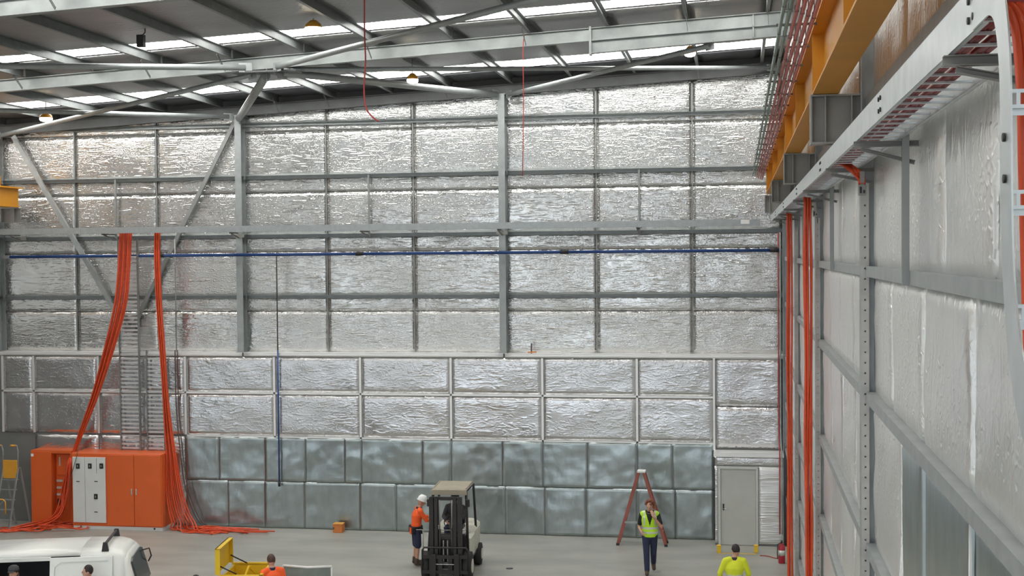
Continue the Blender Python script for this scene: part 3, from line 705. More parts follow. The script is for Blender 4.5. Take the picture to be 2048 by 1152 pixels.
for i in range(7):   # loose coils on the floor by the small cabinet
    a0 = at(25+i*14, 1052+rnd.uniform(-6,8), Z=0.03)
    pts = [a0, a0+Vector((0.35,rnd.uniform(-.15,.2),0.05)), a0+Vector((0.8,rnd.uniform(-.2,.2),0.09)), a0+Vector((1.2,rnd.uniform(-.1,.25),0.04)), a0+Vector((1.35,0.25,0.03)), a0+Vector((1.0,0.42,0.03)), a0+Vector((0.5,0.35+rnd.uniform(-.1,.1),0.03))]
    cable('loose_cable', 'loose orange cable coiled on the floor before the small orange cabinet', pts, 0.02, 'cable', 'loose cables at the small cabinet')
# right bundle
for i in range(9):
    px0 = 310+i*1.2; yb = BY0+0.14+0.04*(i%3); sp = (i-4)
    pts = [at(px0,457,Y=yb+0.03), at(px0,464,Y=yb-0.02), at(px0-0.5,500,Y=yb-0.04), at(px0+1,560,Y=yb-0.05), at(px0+4,620,Y=yb-0.06), at(px0+10,700,Y=yb-0.08), at(px0+16,790,Y=yb-0.08), at(px0+22+sp*0.6,860,Y=yb-0.05),
           at(px0+28+sp*1.2,915,Y=yb-0.10), at(px0+33+sp*2.6,975,Y=yb-0.12), at(px0+42+sp*3.6,1020,Y=yb-0.18), at(px0+52+sp*4.5,1045,Y=yb-0.25)]
    e = at(px0+60+sp*6,1058+rnd.uniform(-3,7),Z=0.035)
    pts += [e, at(px0+95+i*6+rnd.uniform(-10,10),1060+rnd.uniform(-3,8),Z=0.03+0.02*(i%2)), at(px0+125+i*9+rnd.uniform(-12,12),1062+rnd.uniform(-4,8),Z=0.03)]
    cable('orange_cable', 'orange power cable in the bundle dropping right of the switchboard', pts, 0.021, 'cable', 'right orange cable bundle')
for i in range(6):
    a0 = at(345+i*9, 1050+rnd.uniform(0,14), Z=0.03)
    pts = [a0, a0+Vector((0.4,rnd.uniform(-.3,.1),0.06)), a0+Vector((0.9,rnd.uniform(-.25,.1),0.05)), a0+Vector((1.4,rnd.uniform(-.1,.15),0.03)), a0+Vector((1.9+0.1*i,rnd.uniform(-.1,.1),0.03))]
    cable('loose_cable', 'loose orange cable end lying on the floor right of the switchboard', pts, 0.019, 'cable', 'loose cables right of the switchboard')
for i in range(2):
    pts = [at(350+i*5,700,Y=D-0.12), at(352+i*5,800,Y=D-0.14), at(360+i*5,900,Y=D-0.16), at(372+i*5,980,Y=D-0.2), at(395+i*6,1040,Y=D-0.2), at(420+i*8,1054,Z=0.04)]
    cable('grey_cable', 'dark grey cable trailing to the floor behind the right orange bundle', pts, 0.016, 'cable_grey', 'dark cables at the switchboard')
pts = [at(158,895,Y=35.3), at(150,925,Y=35.1), at(143,950,Y=35.08), at(138,975,Y=35.1)]
tag(MB().tube(spline(pts,5),0.011,6).build('earth_lead', M['cable_grey']), 'thin dark lead crossing the corner of the white switchboard panel', 'cable')

# right wall drops at columns
def drop(nm, lab, grp, n, x, y, zt_, zb, wob=0.04, r=0.019):
    for i in range(n):
        xx = x+(i%3)*0.04; yy = y-(i//3)*0.05+0.01*i
        pts = [(xx-0.05,yy+0.5,TZ+0.07),(xx-0.02,yy+0.12,TZ+0.08),(xx,yy-0.02,TZ-0.03),(xx,yy-0.03,TZ-0.3)]
        z = TZ-1.0
        while z > zb+0.6:
            pts.append((xx+rnd.uniform(-1,1)*wob*0.4, yy-0.03+rnd.uniform(-1,1)*wob, z)); z -= 1.3
        pts.append((xx+rnd.uniform(-1,1)*wob,yy-0.05,zb+0.3)); pts.append((xx+0.02*i,yy-0.12,zb))
        cable('orange_cable', lab, pts, r, 'cable', grp)
drop('d', 'orange cable in the thick bundle dropping down the right wall nearest the slotted columns', 'middle right wall cable drop', 6, 0.985, 20.55, TZ, 0.03)
drop('d', 'orange cable in the thin bundle dropping down the right wall near the far corner', 'far right wall cable drop', 4, 0.99, 28.1, TZ, 0.03)
for i in range(3):
    xx = 0.99+0.03*i
    cable('orange_cable', 'orange cable arching from the ladder into the box at the nearest slotted column', [(xx-0.1,13.6,TZ+0.07),(xx-0.04,13.0,TZ+0.05),(xx+0.04,12.75,TZ-0.03),(xx+0.09,12.76,TZ-0.08),(1.11+0.018*i,12.72,TZ-0.13),(1.11+0.018*i,12.70,TZ-0.165)], 0.017, 'cable', 'cables at the nearest slotted column')
for i in range(4):
    xx = 0.875+0.024*i
    cable('orange_cable', 'orange cable bending down off the near end of the right wall ladder', [(xx+0.02,6.0,TZ+0.075),(xx+0.01,5.2,TZ+0.09),(xx-0.005,4.85,TZ+0.08),(xx+0.02,4.62,TZ-0.02),(xx+0.03,4.54,TZ-0.25),(xx+0.035,4.52,TZ-0.6),(xx+0.05,4.50,TZ-1.2),(xx+0.06,4.4,TZ-1.6)], 0.016, 'cable', 'cables at the near end of the ladder')
for i in range(4):
    xx = 0.905+0.036*(i%2)+0.092*(i//2)
    pts = [(xx+rnd.uniform(-.006,.006), 4.7+3.05*j, TZ+0.060) for j in range(11)]
    cable('maroon_cable', 'dark red cable lying along the right wall cable ladder', pts, 0.019, 'cable_maroon', 'dark red cables on the right wall ladder', seg=3)
# red hanging leads
pc_ = [at(729,-30,Y=22.6), at(729,60,Y=22.6), at(731,120,Y=22.6), at(728,180,Y=22.6), at(732,215,Y=22.6), at(743,232,Y=22.6), at(757,243,Y=22.6)]
pc_[0].z = zroof(pc_[0].x)-0.03
tag(MB().tube(spline(pc_,6),0.014,8).build('hanging_lead', M['cable_red']), 'red lead hanging from the roof with a curled loose end', 'cable')
pc_ = [at(1049,70,Y=28.3), at(1046,100,Y=28.3), at(1047,200,Y=28.3), at(1046,300,Y=28.3), at(1045,352,Y=28.3)]
tag(MB().tube(spline(pc_,6),0.010,6).build('hanging_lead', M['cable_red']), 'thin dark red cord hanging straight from the long rafter', 'cable')

# corner conduits
for i, (m, lab) in enumerate((('cable_red','thin red conduit running down the corner of the end wall'),('steel','thin grey conduit running down the corner of the end wall'))):
    x = 1.03+0.05*i
    tag(MB().tube([(x,D-0.06,8.3),(x,D-0.05,5.0),(x,D-0.05,2.80),(x,35.40,2.56),(x+0.01*i,35.38,0.35)],0.016,8).build('conduit', M[m]), lab, 'conduit')

# ------------------------------------------------------------------ blue compressed air pipe
PY = DU-0.22
t = thing('air_pipe', 'blue compressed air pipe running across the end wall', 'pipe')
p0, p1 = at(20,514,Y=D-0.08), at(1558,500,Y=D-0.08); pz = (p0.z+p1.z)/2
for a, b in ((p0.x,-14.22),(-14.22,-10.3),(-10.3,-6.57),(-6.57,-4.3),(-4.3,p1.x)): MB().tube([(a,D-0.08,pz),(b,D-0.08,pz)],0.045,10).build('pipe_length', M['pipe'], t)
for x in (-16.45,-10.5,-4.7,0.92): MB().tube([(x-0.11,D-0.08,pz),(x+0.11,D-0.08,pz)],0.060,10).build('coupling', M['black'], t)
for x in (-21.4,-18.5,-12.9,-9.0,-7.5,-3.0,-0.5): MB().box((x-0.02,D-0.08,pz-0.045),(x+0.02,DU-0.05 if x not in (-12.9,) else DU,pz+0.045)).build('pipe_clip', M['steel_dark'], t)
xd = XB(556,700,D-0.08)
t = thing('air_drop_pipe', 'thin dark blue drop pipe hanging from the air main to the dado', 'pipe')
MB().tube([(xd,D-0.08,pz+0.06),(xd,D-0.10,pz-0.1),(xd,D-0.10,LEDGE+0.1)],0.019,8).build('pipe_length', M['cable_grey'], t)
MB().tube([(xd,D-0.10,LEDGE+0.1),(xd,D-0.12,1.35)],0.024,8).build('pipe_length', M['pipe'], t)
MB().tube([(xd,D-0.12,1.36),(xd,D-0.13,1.22)],[0.04,0.035],8).build('outlet_valve', M['black'], t)
t = thing('pipe_stub', 'small rusty pipe stub standing on the ledge', 'pipe', (XB(1063,700,D+0.1),D+0.08,LEDGE+0.012))
MB().tube([(0,0,0),(0,0,0.28)],0.02,8).build('stub', M['cable_grey'], t); MB().box((-0.10,-0.02,0.02),(0.14,0.02,0.05)).build('foot', M['carton'], t)

# ------------------------------------------------------------------ high-bay lamps
def lamp(label, px, py, Y, r, drop_):
    p = at(px, py, Y=Y); t = thing('high_bay_lamp', label, 'lamp', p)
    MB().lathe([(r*0.35,0.16),(r*0.55,0.13),(r*0.9,0.08),(r,0.03),(r*1.02,0.015)],(0,0,0),18).build('housing', M['amber'], t)
    MB().lathe([(r*0.99,0.014),(r*0.99,-0.03),(r*0.85,-0.065),(r*0.45,-0.085)],(0,0,0),18).build('lens', M['lampglow'], t)
    MB().tube([(0,0,0.15),(0,0,max(0.2,zroof(p.x)-0.10-p.z))],0.012,6).build('stem', M['steel_dark'], t)
lamp('round amber high-bay lamp beside the nearer rooflight strip', 627, 57, 25.3, 0.17, 0.3)
lamp('small high-bay lamp low above the left end of the end wall', 92, 237, 33.0, 0.17, 0.5)
lamp('small high-bay lamp under the farther rooflight on the right', 1380, 106, 30.6, 0.13, 0.3)
lamp('small high-bay lamp beside the roof tube above the forklift column', 825, 160, 31.2, 0.14, 0.4)
t = thing('sensor_box', 'small dark box hanging from a roof purlin at upper left', 'box', at(282,82,Y=25.0))
MB().box((-0.07,-0.06,-0.12),(0.07,0.06,0.12)).build('case', M['black'], t); MB().tube([(0.03,0,0.11),(0.09,0,0.17),(0.09,0,max(0.25,zroof(-12)-0.02-t.location.z))],0.012,6).build('hanger', M['black'], t)

# ------------------------------------------------------------------ switchboard
t = thing('switchboard_cabinet', 'large orange switchboard with white panels and double doors', 'switchboard', (0,35.18,0))
xa, xb = XB(143,980,35.18), XB(323,980,35.18); wbx = xb-xa
xw = XB(213,980,35.18); xm = XB(268,980,35.18); xl = XB(170,980,35.18); xq = XB(193,950,35.18); t.location.x = xa
X_ = lambda v: v-xa
MB().bbox((0,0.03,0.10),(wbx,0.86,2.19),0.012).build('body', M['orange'], t)
pln = MB().box((0.02,0.05,0),(wbx-0.02,0.84,0.10)).build('plinth', M['white'], t)
for x in (0.25, wbx-0.25): MB().lathe([(0.03,0.042),(0.03,0.05)],(x,0,0.06),8,axis='y').build('lifting_hole', M['black'], pln)
a, b = X_(xm)-0.006, X_(xw)+0.04
d1 = MB().bbox((X_(xw)+0.02,0.0,0.13),(X_(xm)-0.006,0.03,2.16),0.008).build('door', M['orange'], t)
d2 = MB().bbox((X_(xm)+0.006,0.0,0.13),(wbx-0.02,0.03,2.16),0.008).build('door', M['orange'], t)
for d_, x in ((d1,X_(xm)-0.07),(d2,X_(xm)+0.07)): MB().bbox((x-0.02,-0.025,1.02),(x+0.02,0.0,1.20),0.008).build('handle', M['chrome'], d_)
pn1 = MB().bbox((0.04,0.0,0.20),(X_(xl)-0.005,0.03,2.08),0.006).build('white_panel', M['white'], t)
pn2 = MB().bbox((X_(xl)+0.005,0.0,0.20),(X_(xw)-0.03,0.03,2.08),0.006).build('white_panel', M['white'], t)
MB().box((X_(xq)-0.004,-0.004,1.62),(X_(xq)+0.004,0.0,2.06)).build('panel_gap', M['dark'], pn2)
def meter(par, px, py):
    p = at(px,py,Y=35.18); x, z = X_(p.x), p.z
    q = MB().bbox((x-0.055,-0.025,z-0.075),(x+0.055,0.0,z+0.075),0.006).build('breaker_window', M['black'], par)
    MB().box((x-0.012,-0.04,z-0.03),(x+0.012,-0.025,z+0.03)).build('toggle', M['steel'], par)
meter(pn1,156,932); meter(pn2,180,932); meter(pn2,203,932); meter(pn2,192,993)
for par, px, py in ((pn1,156,963),(pn2,192,963),(pn2,192,1024)):
    p = at(px,py,Y=35.18); MB().box((X_(p.x)-0.05,-0.006,p.z-0.012),(X_(p.x)+0.05,0.0,p.z+0.012)).build('label_plate', M['black'], par)
t = thing('switchboard_cabinet', 'smaller orange cabinet with one open compartment at the left', 'switchboard', (0,35.50,0))
xa = XB(62,980,35.5); xb = XB(143,980,35.5); t.location.x = xa; wbx = xb-xa
xo = XB(103,980,35.5)-xa
c = MB(); c.box((0,0.02,0.05),(xo,0.55,2.20)); c.box((xo,0.30,0.05),(wbx,0.55,2.20)); c.box((xo,0.02,2.12),(wbx,0.30,2.20)); c.box((wbx-0.03,0.02,0.05),(wbx,0.30,2.12)); c.build('body', M['orange'], t)
MB().bbox((0.01,0.0,0.08),(xo-0.01,0.02,2.17),0.006).build('door', M['orange'], t)
MB().box((0.02,-0.006,2.02),(0.10,0.0,2.10)).build('label_plate', M['wool'], t)
MB().bbox((xo+0.03,0.26,1.45),(wbx-0.15,0.30,2.05),0.006).build('inner_panel', M['orange'], t)
MB().box((xo+0.12,0.24,1.72),(xo+0.16,0.26,1.98)).build('terminal_strip', M['silver'], t)
for z in (0.85,1.05,1.25): MB().box((xo+0.03,0.24,z),(xo+0.22,0.30,z+0.06)).build('cable_gland_bar', M['silver'], t)
MB().box((xo+0.03,0.27,0.55),(xo+0.14,0.30,0.75)).build('cable_opening', M['black'], t)

# ------------------------------------------------------------------ platform ladder at far left
t = thing('platform_ladder', 'aluminium platform ladder with orange guard at the far left', 'ladder')
xa, xb = at(3,980,Y=35.0).x, at(33,980,Y=35.0).x
for s_ in (0,1):
    x = xa if s_ == 0 else xb
    MB().obox((x-0.12+0.25*s_*0,34.75,0.0),(x+0.03,35.05,1.75),0.06,0.03).build('stile', M['steel'], t)
    MB().obox((x+0.08,35.6,0.0),(x+0.03,35.15,1.75),0.05,0.03).build('rear_stile', M['steel'], t)
    MB().tube([(x+0.03,35.05,1.75),(x+0.04,35.05,2.25),(x+0.02,35.02,2.40),(x-0.08,34.9,2.42)],0.022,8).build('handrail', M['steel'], t)
    MB().tube([(x+0.0,35.0,2.40),(x-0.1,34.88,2.42)],0.03,8).build('hand_grip', M['amber'], t)
for k_ in range(5):
    f_ = k_/5.0; MB().box((xa-0.10+0.12*f_,34.78+0.28*f_,0.30+1.4*f_*1.0-0.02),(xb-0.06+0.1*f_,34.88+0.28*f_,0.30+1.4*f_)).build('step', M['steel'], t)
MB().bbox((xa+0.04,35.02,1.45),(xb+0.02,35.05,1.98),0.01).build('guard_panel', M['amber'], t)
MB().tube([(xa-0.05,34.6,0.9),(xa+0.28,34.6,0.92),(xa+0.34,34.62,0.85),(xa+0.34,34.62,0.5)],0.02,8).build('orange_hoop', M['amber'], t)
MB().obox((xa-0.05,34.62,0.55),(xa+0.30,34.64,0.9),0.02,0.02).build('diagonal_stay', M['steel'], t)

# ------------------------------------------------------------------ step ladder by the dado
t = thing('step_ladder', 'red fibreglass step ladder open behind the walking worker', 'ladder')
TL = Vector((-2.60,35.30,1.99))
for y in (35.10, 35.52):
    yt = 35.22 if y < 35.3 else 35.40
    MB().obox((-3.22,y,0.02),(-2.66,yt,1.95),0.04,0.09,up=(1,0,0)).build('stile', M['fibre'], t)
    MB().obox((-1.94,y,0.02),(-2.53,yt,1.95),0.04,0.08,up=(1,0,0)).build('rear_stile', M['fibre'], t)
    for x in (-3.22,-1.94): MB().box((x-0.04,y-0.04,0),(x+0.04,y+0.04,0.06)).build('foot', M['black'], t)
for i in range(6):
    f_ = (i+1)/6.6; x = -3.22+0.56*f_; MB().box((x-0.04,35.11+0.1*f_,1.95*f_-0.015),(x+0.04,35.51-0.1*f_,1.95*f_+0.015)).build('step', M['steel'], t)
for i in range(5):
    f_ = (i+1)/5.6; x = -1.94-0.59*f_; MB().obox((x,35.12+0.1*f_,1.95*f_),(x,35.50-0.1*f_,1.95*f_),0.05,0.03).build('rear_brace', M['steel'], t)
MB().bbox((-2.70,35.18,1.93),(-2.48,35.44,1.99),0.012).build('top_cap', M['wool'], t)
MB().obox((-3.03,35.11,0.62),(-2.12,35.11,0.62),0.02,0.05).build('spreader', M['steel'], t)

# ------------------------------------------------------------------ carton, extinguisher, door guards
t = thing('carton', 'small orange-brown carton on the floor against the dado', 'box', (-11.15,35.78,0))
MB().bbox((-0.13,-0.14,0),(0.14,0.13,0.24),0.008).build('box_body', M['carton'], t)
MB().box((-0.13,-0.142,0.10),(-0.08,-0.139,0.16)).build('print_mark', M['cable_grey'], t)
MB().box((-0.135,-0.145,0.24),(0.145,0.0,0.25)).build('lid_flap', M['amber'], t); MB().box((-0.135,0.0,0.24),(0.145,0.135,0.25)).build('lid_flap', M['amber'], t)
t = thing('fire_extinguisher', 'red fire extinguisher standing at the foot of the corner conduits', 'extinguisher', (1.02,33.6,0))
MB().lathe([(0.075,0),(0.085,0.02),(0.085,0.40),(0.07,0.45),(0.03,0.49),(0.025,0.53)],(0,0,0),16).build('cylinder', M['red'], t)
MB().lathe([(0.0865,0.20),(0.0865,0.33)],(0,0,0),16).build('label_band', M['silver'], t)
MB().box((-0.02,-0.06,0.53),(0.02,0.05,0.56)).build('handle', M['black'], t)
MB().tube([(0,-0.03,0.53),(-0.10,-0.04,0.48),(-0.11,-0.04,0.25),(-0.10,-0.05,0.12)],0.013,6).build('hose', M['black'], t)
tag(MB().tube(spline([at(1520,1111,Z=0.012),at(1535,1112,Z=0.012),at(1550,1116,Z=0.012),at(1559,1117,Z=0.012)],5),0.012,6).build('floor_lead', M['cable_red']), 'short red lead on the floor beside the extinguisher', 'cable')
for px, lab in ((1437,'yellow guard post on the latch side of the door'),(1511,'yellow guard post on the hinge side of the door')):
    p = at(px+1,1106,Z=0); t = thing('guard_post', lab, 'post', (p.x,p.y+0.06,0))
    MB().bbox((-0.05,-0.05,0.0),(0.05,0.05,0.20),0.008).build('post', M['yellow'], t); MB().box((-0.055,-0.055,0.17),(0.055,0.055,0.185)).build('band', M['amber'], t)
p = at(1437,1106,Z=0); q = at(1512,1106,Z=0)
tag(MB().box((p.x,p.y-0.03,0),(q.x,p.y+0.03,0.004)).build('floor_line', M['yellow']), 'yellow line painted on the floor before the door', 'floor marking')
t = thing('floor_cover', 'small dark cover plate on the floor right of the forklift', 'cover', at(1019,1137,Z=0.0))
MB().lathe([(0.09,0),(0.09,0.006),(0.07,0.012)],(0,0,0),12).build('plate', M['black'], t); MB().box((-0.04,-0.01,0.012),(0.04,0.01,0.02)).build('lifting_bar', M['steel'], t)

# ------------------------------------------------------------------ forklift
t = thing('forklift', 'forklift with tan roof and dark mast facing the camera', 'forklift', (-6.90,30.55,0), math.radians(3))
f = MB(); f.bbox((-0.52,0.55,0.35),(0.52,1.55,0.62),0.04); f.build('floor_plate', M['forkdark'], t)
f = MB(); f.bbox((-0.52,1.15,0.40),(0.52,2.25,1.02),0.06); f.build('body', M['cream'], t)
MB().bbox((-0.50,1.9,0.30),(0.50,2.45,1.08),0.10).build('counterweight', M['cream'], t)
MB().bbox((-0.42,0.42,0.45),(0.42,0.60,1.05),0.03).build('cowl', M['forkdark'], t)
MB().bbox((0.40,0.50,0.45),(0.54,1.20,0.98),0.03).build('side_fairing', M['cream'], t)
for s_ in (-1,1):
    for yy, r in ((0.30,0.34),(1.95,0.27)):
        w = MB().lathe([(r*0.7,-0.10),(r,-0.085),(r,0.085),(r*0.7,0.10)],(s_*0.50,yy,r),22,axis='x').build('wheel', M['rubber'], t)
        MB().lathe([(r*0.5,-0.11),(r*0.5,0.11)],(s_*0.50,yy,r),14,axis='x').build('hub', M['cream'], w)
# overhead guard
g = MB()
for s_ in (-1,1):
    g.tube([(s_*0.48,0.42,0.6),(s_*0.44,0.55,1.5),(s_*0.40,0.72,2.06)],0.032,8); g.tube([(s_*0.48,1.75,0.95),(s_*0.43,1.72,2.06)],0.032,8); g.tube([(s_*0.40,0.70,2.06),(s_*0.42,1.74,2.06)],0.03,8)
g.build('guard_frame', M['forkdark'], t)
rf = MB(); rf.bbox((-0.43,0.62,2.06),(0.43,1.80,2.12),0.03); rf.build('roof_panel', M['khaki'], t)
MB().box((-0.43,0.60,1.98),(0.43,0.64,2.08)).build('roof_visor', M['khaki'], t)
for s_ in (-1,1): MB().box((s_*0.405-0.012,0.7,2.118),(s_*0.405+0.012,1.75,2.135)).build('roof_rib', M['khaki'], t)
# mast
for s_ in (-1,1):
    m_ = MB(); m_.channel((s_*0.34,0.10,0.12),(s_*0.34,0.10,2.02),0.10,0.14,up=(0,1,0),t=0.018,open_side=s_); m_.build('mast_rail', M['forkdark'], t)
    m_ = MB(); m_.channel((s_*0.225,0.08,0.14),(s_*0.225,0.08,2.0),0.08,0.11,up=(0,1,0),t=0.016,open_side=s_); m_.build('inner_mast_rail', M['forkdark'], t)
    MB().tube([(s_*0.15,0.10,0.25),(s_*0.15,0.10,1.25)],0.035,10).build('lift_cylinder', M['forkdark'], t)
    MB().tube([(s_*0.15,0.10,1.25),(s_*0.15,0.10,1.95)],0.018,8).build('lift_chain', M['primer'], t)
    MB().box((s_*0.05-0.012,0.02,0.5),(s_*0.05+0.012,0.05,1.0)).build('hose_guide', M['primer'], t)
for z in (0.35, 1.05, 1.98): MB().box((-0.36,0.11,z-0.04),(0.36,0.17,z+0.04)).build('mast_crossbar', M['forkdark'], t)
# carriage, load rest, forks
c = MB(); c.box((-0.54,-0.05,0.22),(0.54,0.0,0.30)); c.box((-0.54,-0.05,0.58),(0.54,0.0,0.66))
for x in (-0.34,-0.12,0.12,0.34): c.box((x-0.05,-0.04,0.30),(x+0.05,-0.01,0.58))
c.build('carriage', M['forkdark'], t)
lr = MB(); lr.tube([(-0.55,-0.03,0.30),(-0.55,-0.03,0.78),(-0.50,-0.03,0.84),(0.50,-0.03,0.84),(0.55,-0.03,0.78),(0.55,-0.03,0.30)],0.022,8); lr.build('load_rest', M['forkdark'], t)
for s_ in (-1,1):
    fk = MB(); fk.box((s_*0.28-0.06,-0.09,0.06),(s_*0.28+0.06,-0.05,0.70)); fk.box((s_*0.28-0.06,-1.05,0.06),(s_*0.28+0.06,-0.05,0.10)); fk.build('fork', M['forkdark'], t)
    MB().lathe([(0.055,0.36),(0.055,0.42),(0.04,0.44)],(s_*0.37,0,1.15),12,axis='y').build('headlamp', M['wool'], t)
    MB().bbox((s_*0.47-0.05,0.46,1.72),(s_*0.47+0.05,0.50,1.90),0.01).build('mirror', M['forkdark'], t)
MB().tube([(-0.75,0.25,1.20),(0.46,0.25,1.20)],0.010,6).build('front_rail', M['primer'], t)
MB().tube([(-0.58,0.25,0.55),(-0.58,0.25,1.20)],0.014,6).build('side_upright', M['primer'], t)
MB().bbox((-0.62,0.35,0.45),(-0.46,0.75,0.62),0.03).build('step', M['cream'], t)
MB().box((-0.25,-0.055,0.44),(0.25,-0.05,0.455)).build('carriage_shine', M['chrome'], t)
MB().bbox((-0.24,1.15,1.0),(0.24,1.60,1.10),0.03).build('seat', M['black'], t); MB().bbox((-0.24,1.55,1.08),(0.24,1.66,1.55),0.03).build('seat_back', M['black'], t)
sw = MB(); sw.tube([(0.16*math.cos(a*math.pi/8),0.82+0.08*math.sin(a*math.pi/8),1.28+0.13*math.sin(a*math.pi/8)) for a in range(17)],0.014,6); sw.build('steering_wheel', M['black'], t)
MB().tube([(0,0.62,1.0),(0,0.82,1.28)],0.025,8).build('steering_column', M['black'], t)

# ------------------------------------------------------------------ van
VA = math.radians(17)
t = thing('white_van', 'white van with roof rack and open sliding door at bottom left', 'van', (-13.68,24.92,0), VA)
# local: +x forward (front near x=+2.3), -y side faces the camera
def loft(secs, name, m, par, smooth=True):
    mb = MB(); vs = []; fs = []; n = len(secs[0])
    for s_ in secs: vs += s_
    for i in range(len(secs)-1):
        for k_ in range(n): fs.append((i*n+k_, i*n+(k_+1)%n, (i+1)*n+(k_+1)%n, (i+1)*n+k_))
    fs.append(tuple(range(n-1,-1,-1))); fs.append(tuple(range((len(secs)-1)*n, len(secs)*n)))
    mb.add(vs, fs, 0, smooth); o = mb.build(name, m, par)
    return o
def vsec(x, hw, zb, ztop, crown=0.06):
    tp = hw*0.80
    return [(x,-hw,zb),(x,-hw*1.02,zb+0.4),(x,-hw,1.15),(x,-tp-0.06,ztop-0.11),(x,-tp+0.02,ztop-0.04),(x,-tp+0.18,ztop),(x,0,ztop+crown*0.4),(x,tp-0.18,ztop),(x,tp-0.02,ztop-0.04),(x,tp+0.06,ztop-0.11),(x,hw,1.15),(x,hw*1.02,zb+0.4),(x,hw,zb)]
# body behind and ahead of the door opening; opening between x=-1.45 and 0.0 on the near side
loft([vsec(-2.6,0.82,0.3,1.90),vsec(-2.5,0.85,0.28,1.97),vsec(-1.45,0.86,0.28,1.98)], 'rear_body', M['van'], t)
loft([vsec(0.55,0.86,0.28,1.98),vsec(1.15,0.86,0.28,1.97),vsec(1.30,0.86,0.28,1.93),vsec(1.42,0.86,0.28,1.86)], 'front_body', M['van'], t)
# roof over the cargo opening and far side
loft([[(x,-0.72,1.86),(x,-0.67,1.93),(x,-0.51,1.98),(x,0,2.0),(x,0.51,1.98),(x,0.67,1.93),(x,0.72,1.86),(x,0.60,1.84),(x,-0.60,1.84)] for x in (-1.45,0.55)], 'roof', M['van'], t)
MB().box((-1.45,0.80,0.28),(0.55,0.86,1.84)).build('far_side', M['greycloth'], t)
MB().box((-1.45,-0.84,0.25),(0.55,0.84,0.40)).build('cargo_floor', M['greycloth'], t)
MB().box((-1.44,-0.7,0.40),(-1.40,0.78,1.84)).build('cargo_bulkhead', M['dark'], t)
MB().box((-1.45,-0.76,1.79),(-0.02,-0.70,1.86)).build('door_track', M['van'], t)
# sliding door slid forward, standing proud of the side
dq = loft([[(x,-0.93,0.35),(x,-0.94,1.1),(x,-0.81,1.85),(x,-0.76,1.85),(x,-0.90,1.1),(x,-0.89,0.35)] for x in (-0.02,1.18)], 'sliding_door', M['van'], t, False)
MB().tube([(0.05,-0.945,1.15),(0.08,-0.855,1.68),(0.2,-0.842,1.77),(1.10,-0.842,1.77)],0.006,4).build('door_crease', M['frame'], dq)
# cab nose and windscreen
cab = [[(1.40,-0.86,0.28),(1.40,-0.87,0.7),(1.40,-0.86,1.15),(1.40,-0.76,1.80),(1.40,-0.55,1.87),(1.40,0.55,1.87),(1.40,0.76,1.80),(1.40,0.86,1.15),(1.40,0.87,0.7),(1.40,0.86,0.28)],
       [(1.95,-0.84,0.28),(1.98,-0.85,0.7),(1.93,-0.82,1.12),(1.58,-0.70,1.74),(1.55,-0.5,1.80),(1.55,0.5,1.80),(1.58,0.70,1.74),(1.93,0.82,1.12),(1.98,0.85,0.7),(1.95,0.84,0.28)],
       [(2.10,-0.72,0.30),(2.14,-0.74,0.7),(2.02,-0.72,1.08),(1.72,-0.62,1.62),(1.70,-0.45,1.66),(1.70,0.45,1.66),(1.72,0.62,1.62),(2.02,0.72,1.08),(2.14,0.74,0.7),(2.10,0.72,0.30)]]
kx = lambda v: (1.40+(v[0]-1.40)*0.42,)+tuple(v[1:])
loft([[kx(v) for v in s_] for s_ in cab], 'cab', M['van'], t)
MB().prism([kx(v) for v in [(2.045,-0.70,1.10),(1.66,-0.66,1.68),(1.62,-0.44,1.74),(1.62,0.44,1.74),(1.66,0.66,1.68),(2.045,0.70,1.10)]],(0.035,0,0.015)).build('windscreen', M['glass'], t)
MB().prism([(1.28,-0.86,1.12),(1.55,-0.85,1.12),(1.50,-0.81,1.36),(1.28,-0.82,1.38)],(0.0,-0.03,0.0)).build('side_window', M['glass'], t)
MB().bbox((1.58,-1.02,1.02),(1.66,-0.86,1.26),0.02).build('wing_mirror', M['black'], t)
MB().tube([(1.52,0.72,1.62),(1.66,0.80,1.64),(1.70,0.82,1.48),(1.64,0.80,1.36)],0.016,6).build('mirror_arm', M['black'], t)
for x in (1.02, -2.1):
    rk = MB().bbox((x-0.03,-0.66,2.05),(x+0.03,0.66,2.09),0.01).build('roof_rack_bar', M['black'], t)
    for s_ in (-1,1): MB().prism([(x-0.07,s_*0.66-0.03,1.92),(x+0.07,s_*0.66-0.03,1.92),(x+0.04,s_*0.66-0.03,2.10),(x-0.04,s_*0.66-0.03,2.10)],(0,0.06,0)).build('rack_foot', M['black'], rk)
for x in (1.42, -1.75):
    for s_ in (-1,1):
        w = MB().lathe([(0.24,-0.10),(0.33,-0.09),(0.33,0.09),(0.24,0.10)],(x,s_*0.76,0.33),20,axis='y').build('wheel', M['rubber'], t)
        MB().lathe([(0.19,-0.11),(0.19,0.11)],(x,s_*0.76,0.33),14,axis='y').build('hub_cap', M['silver'], w)

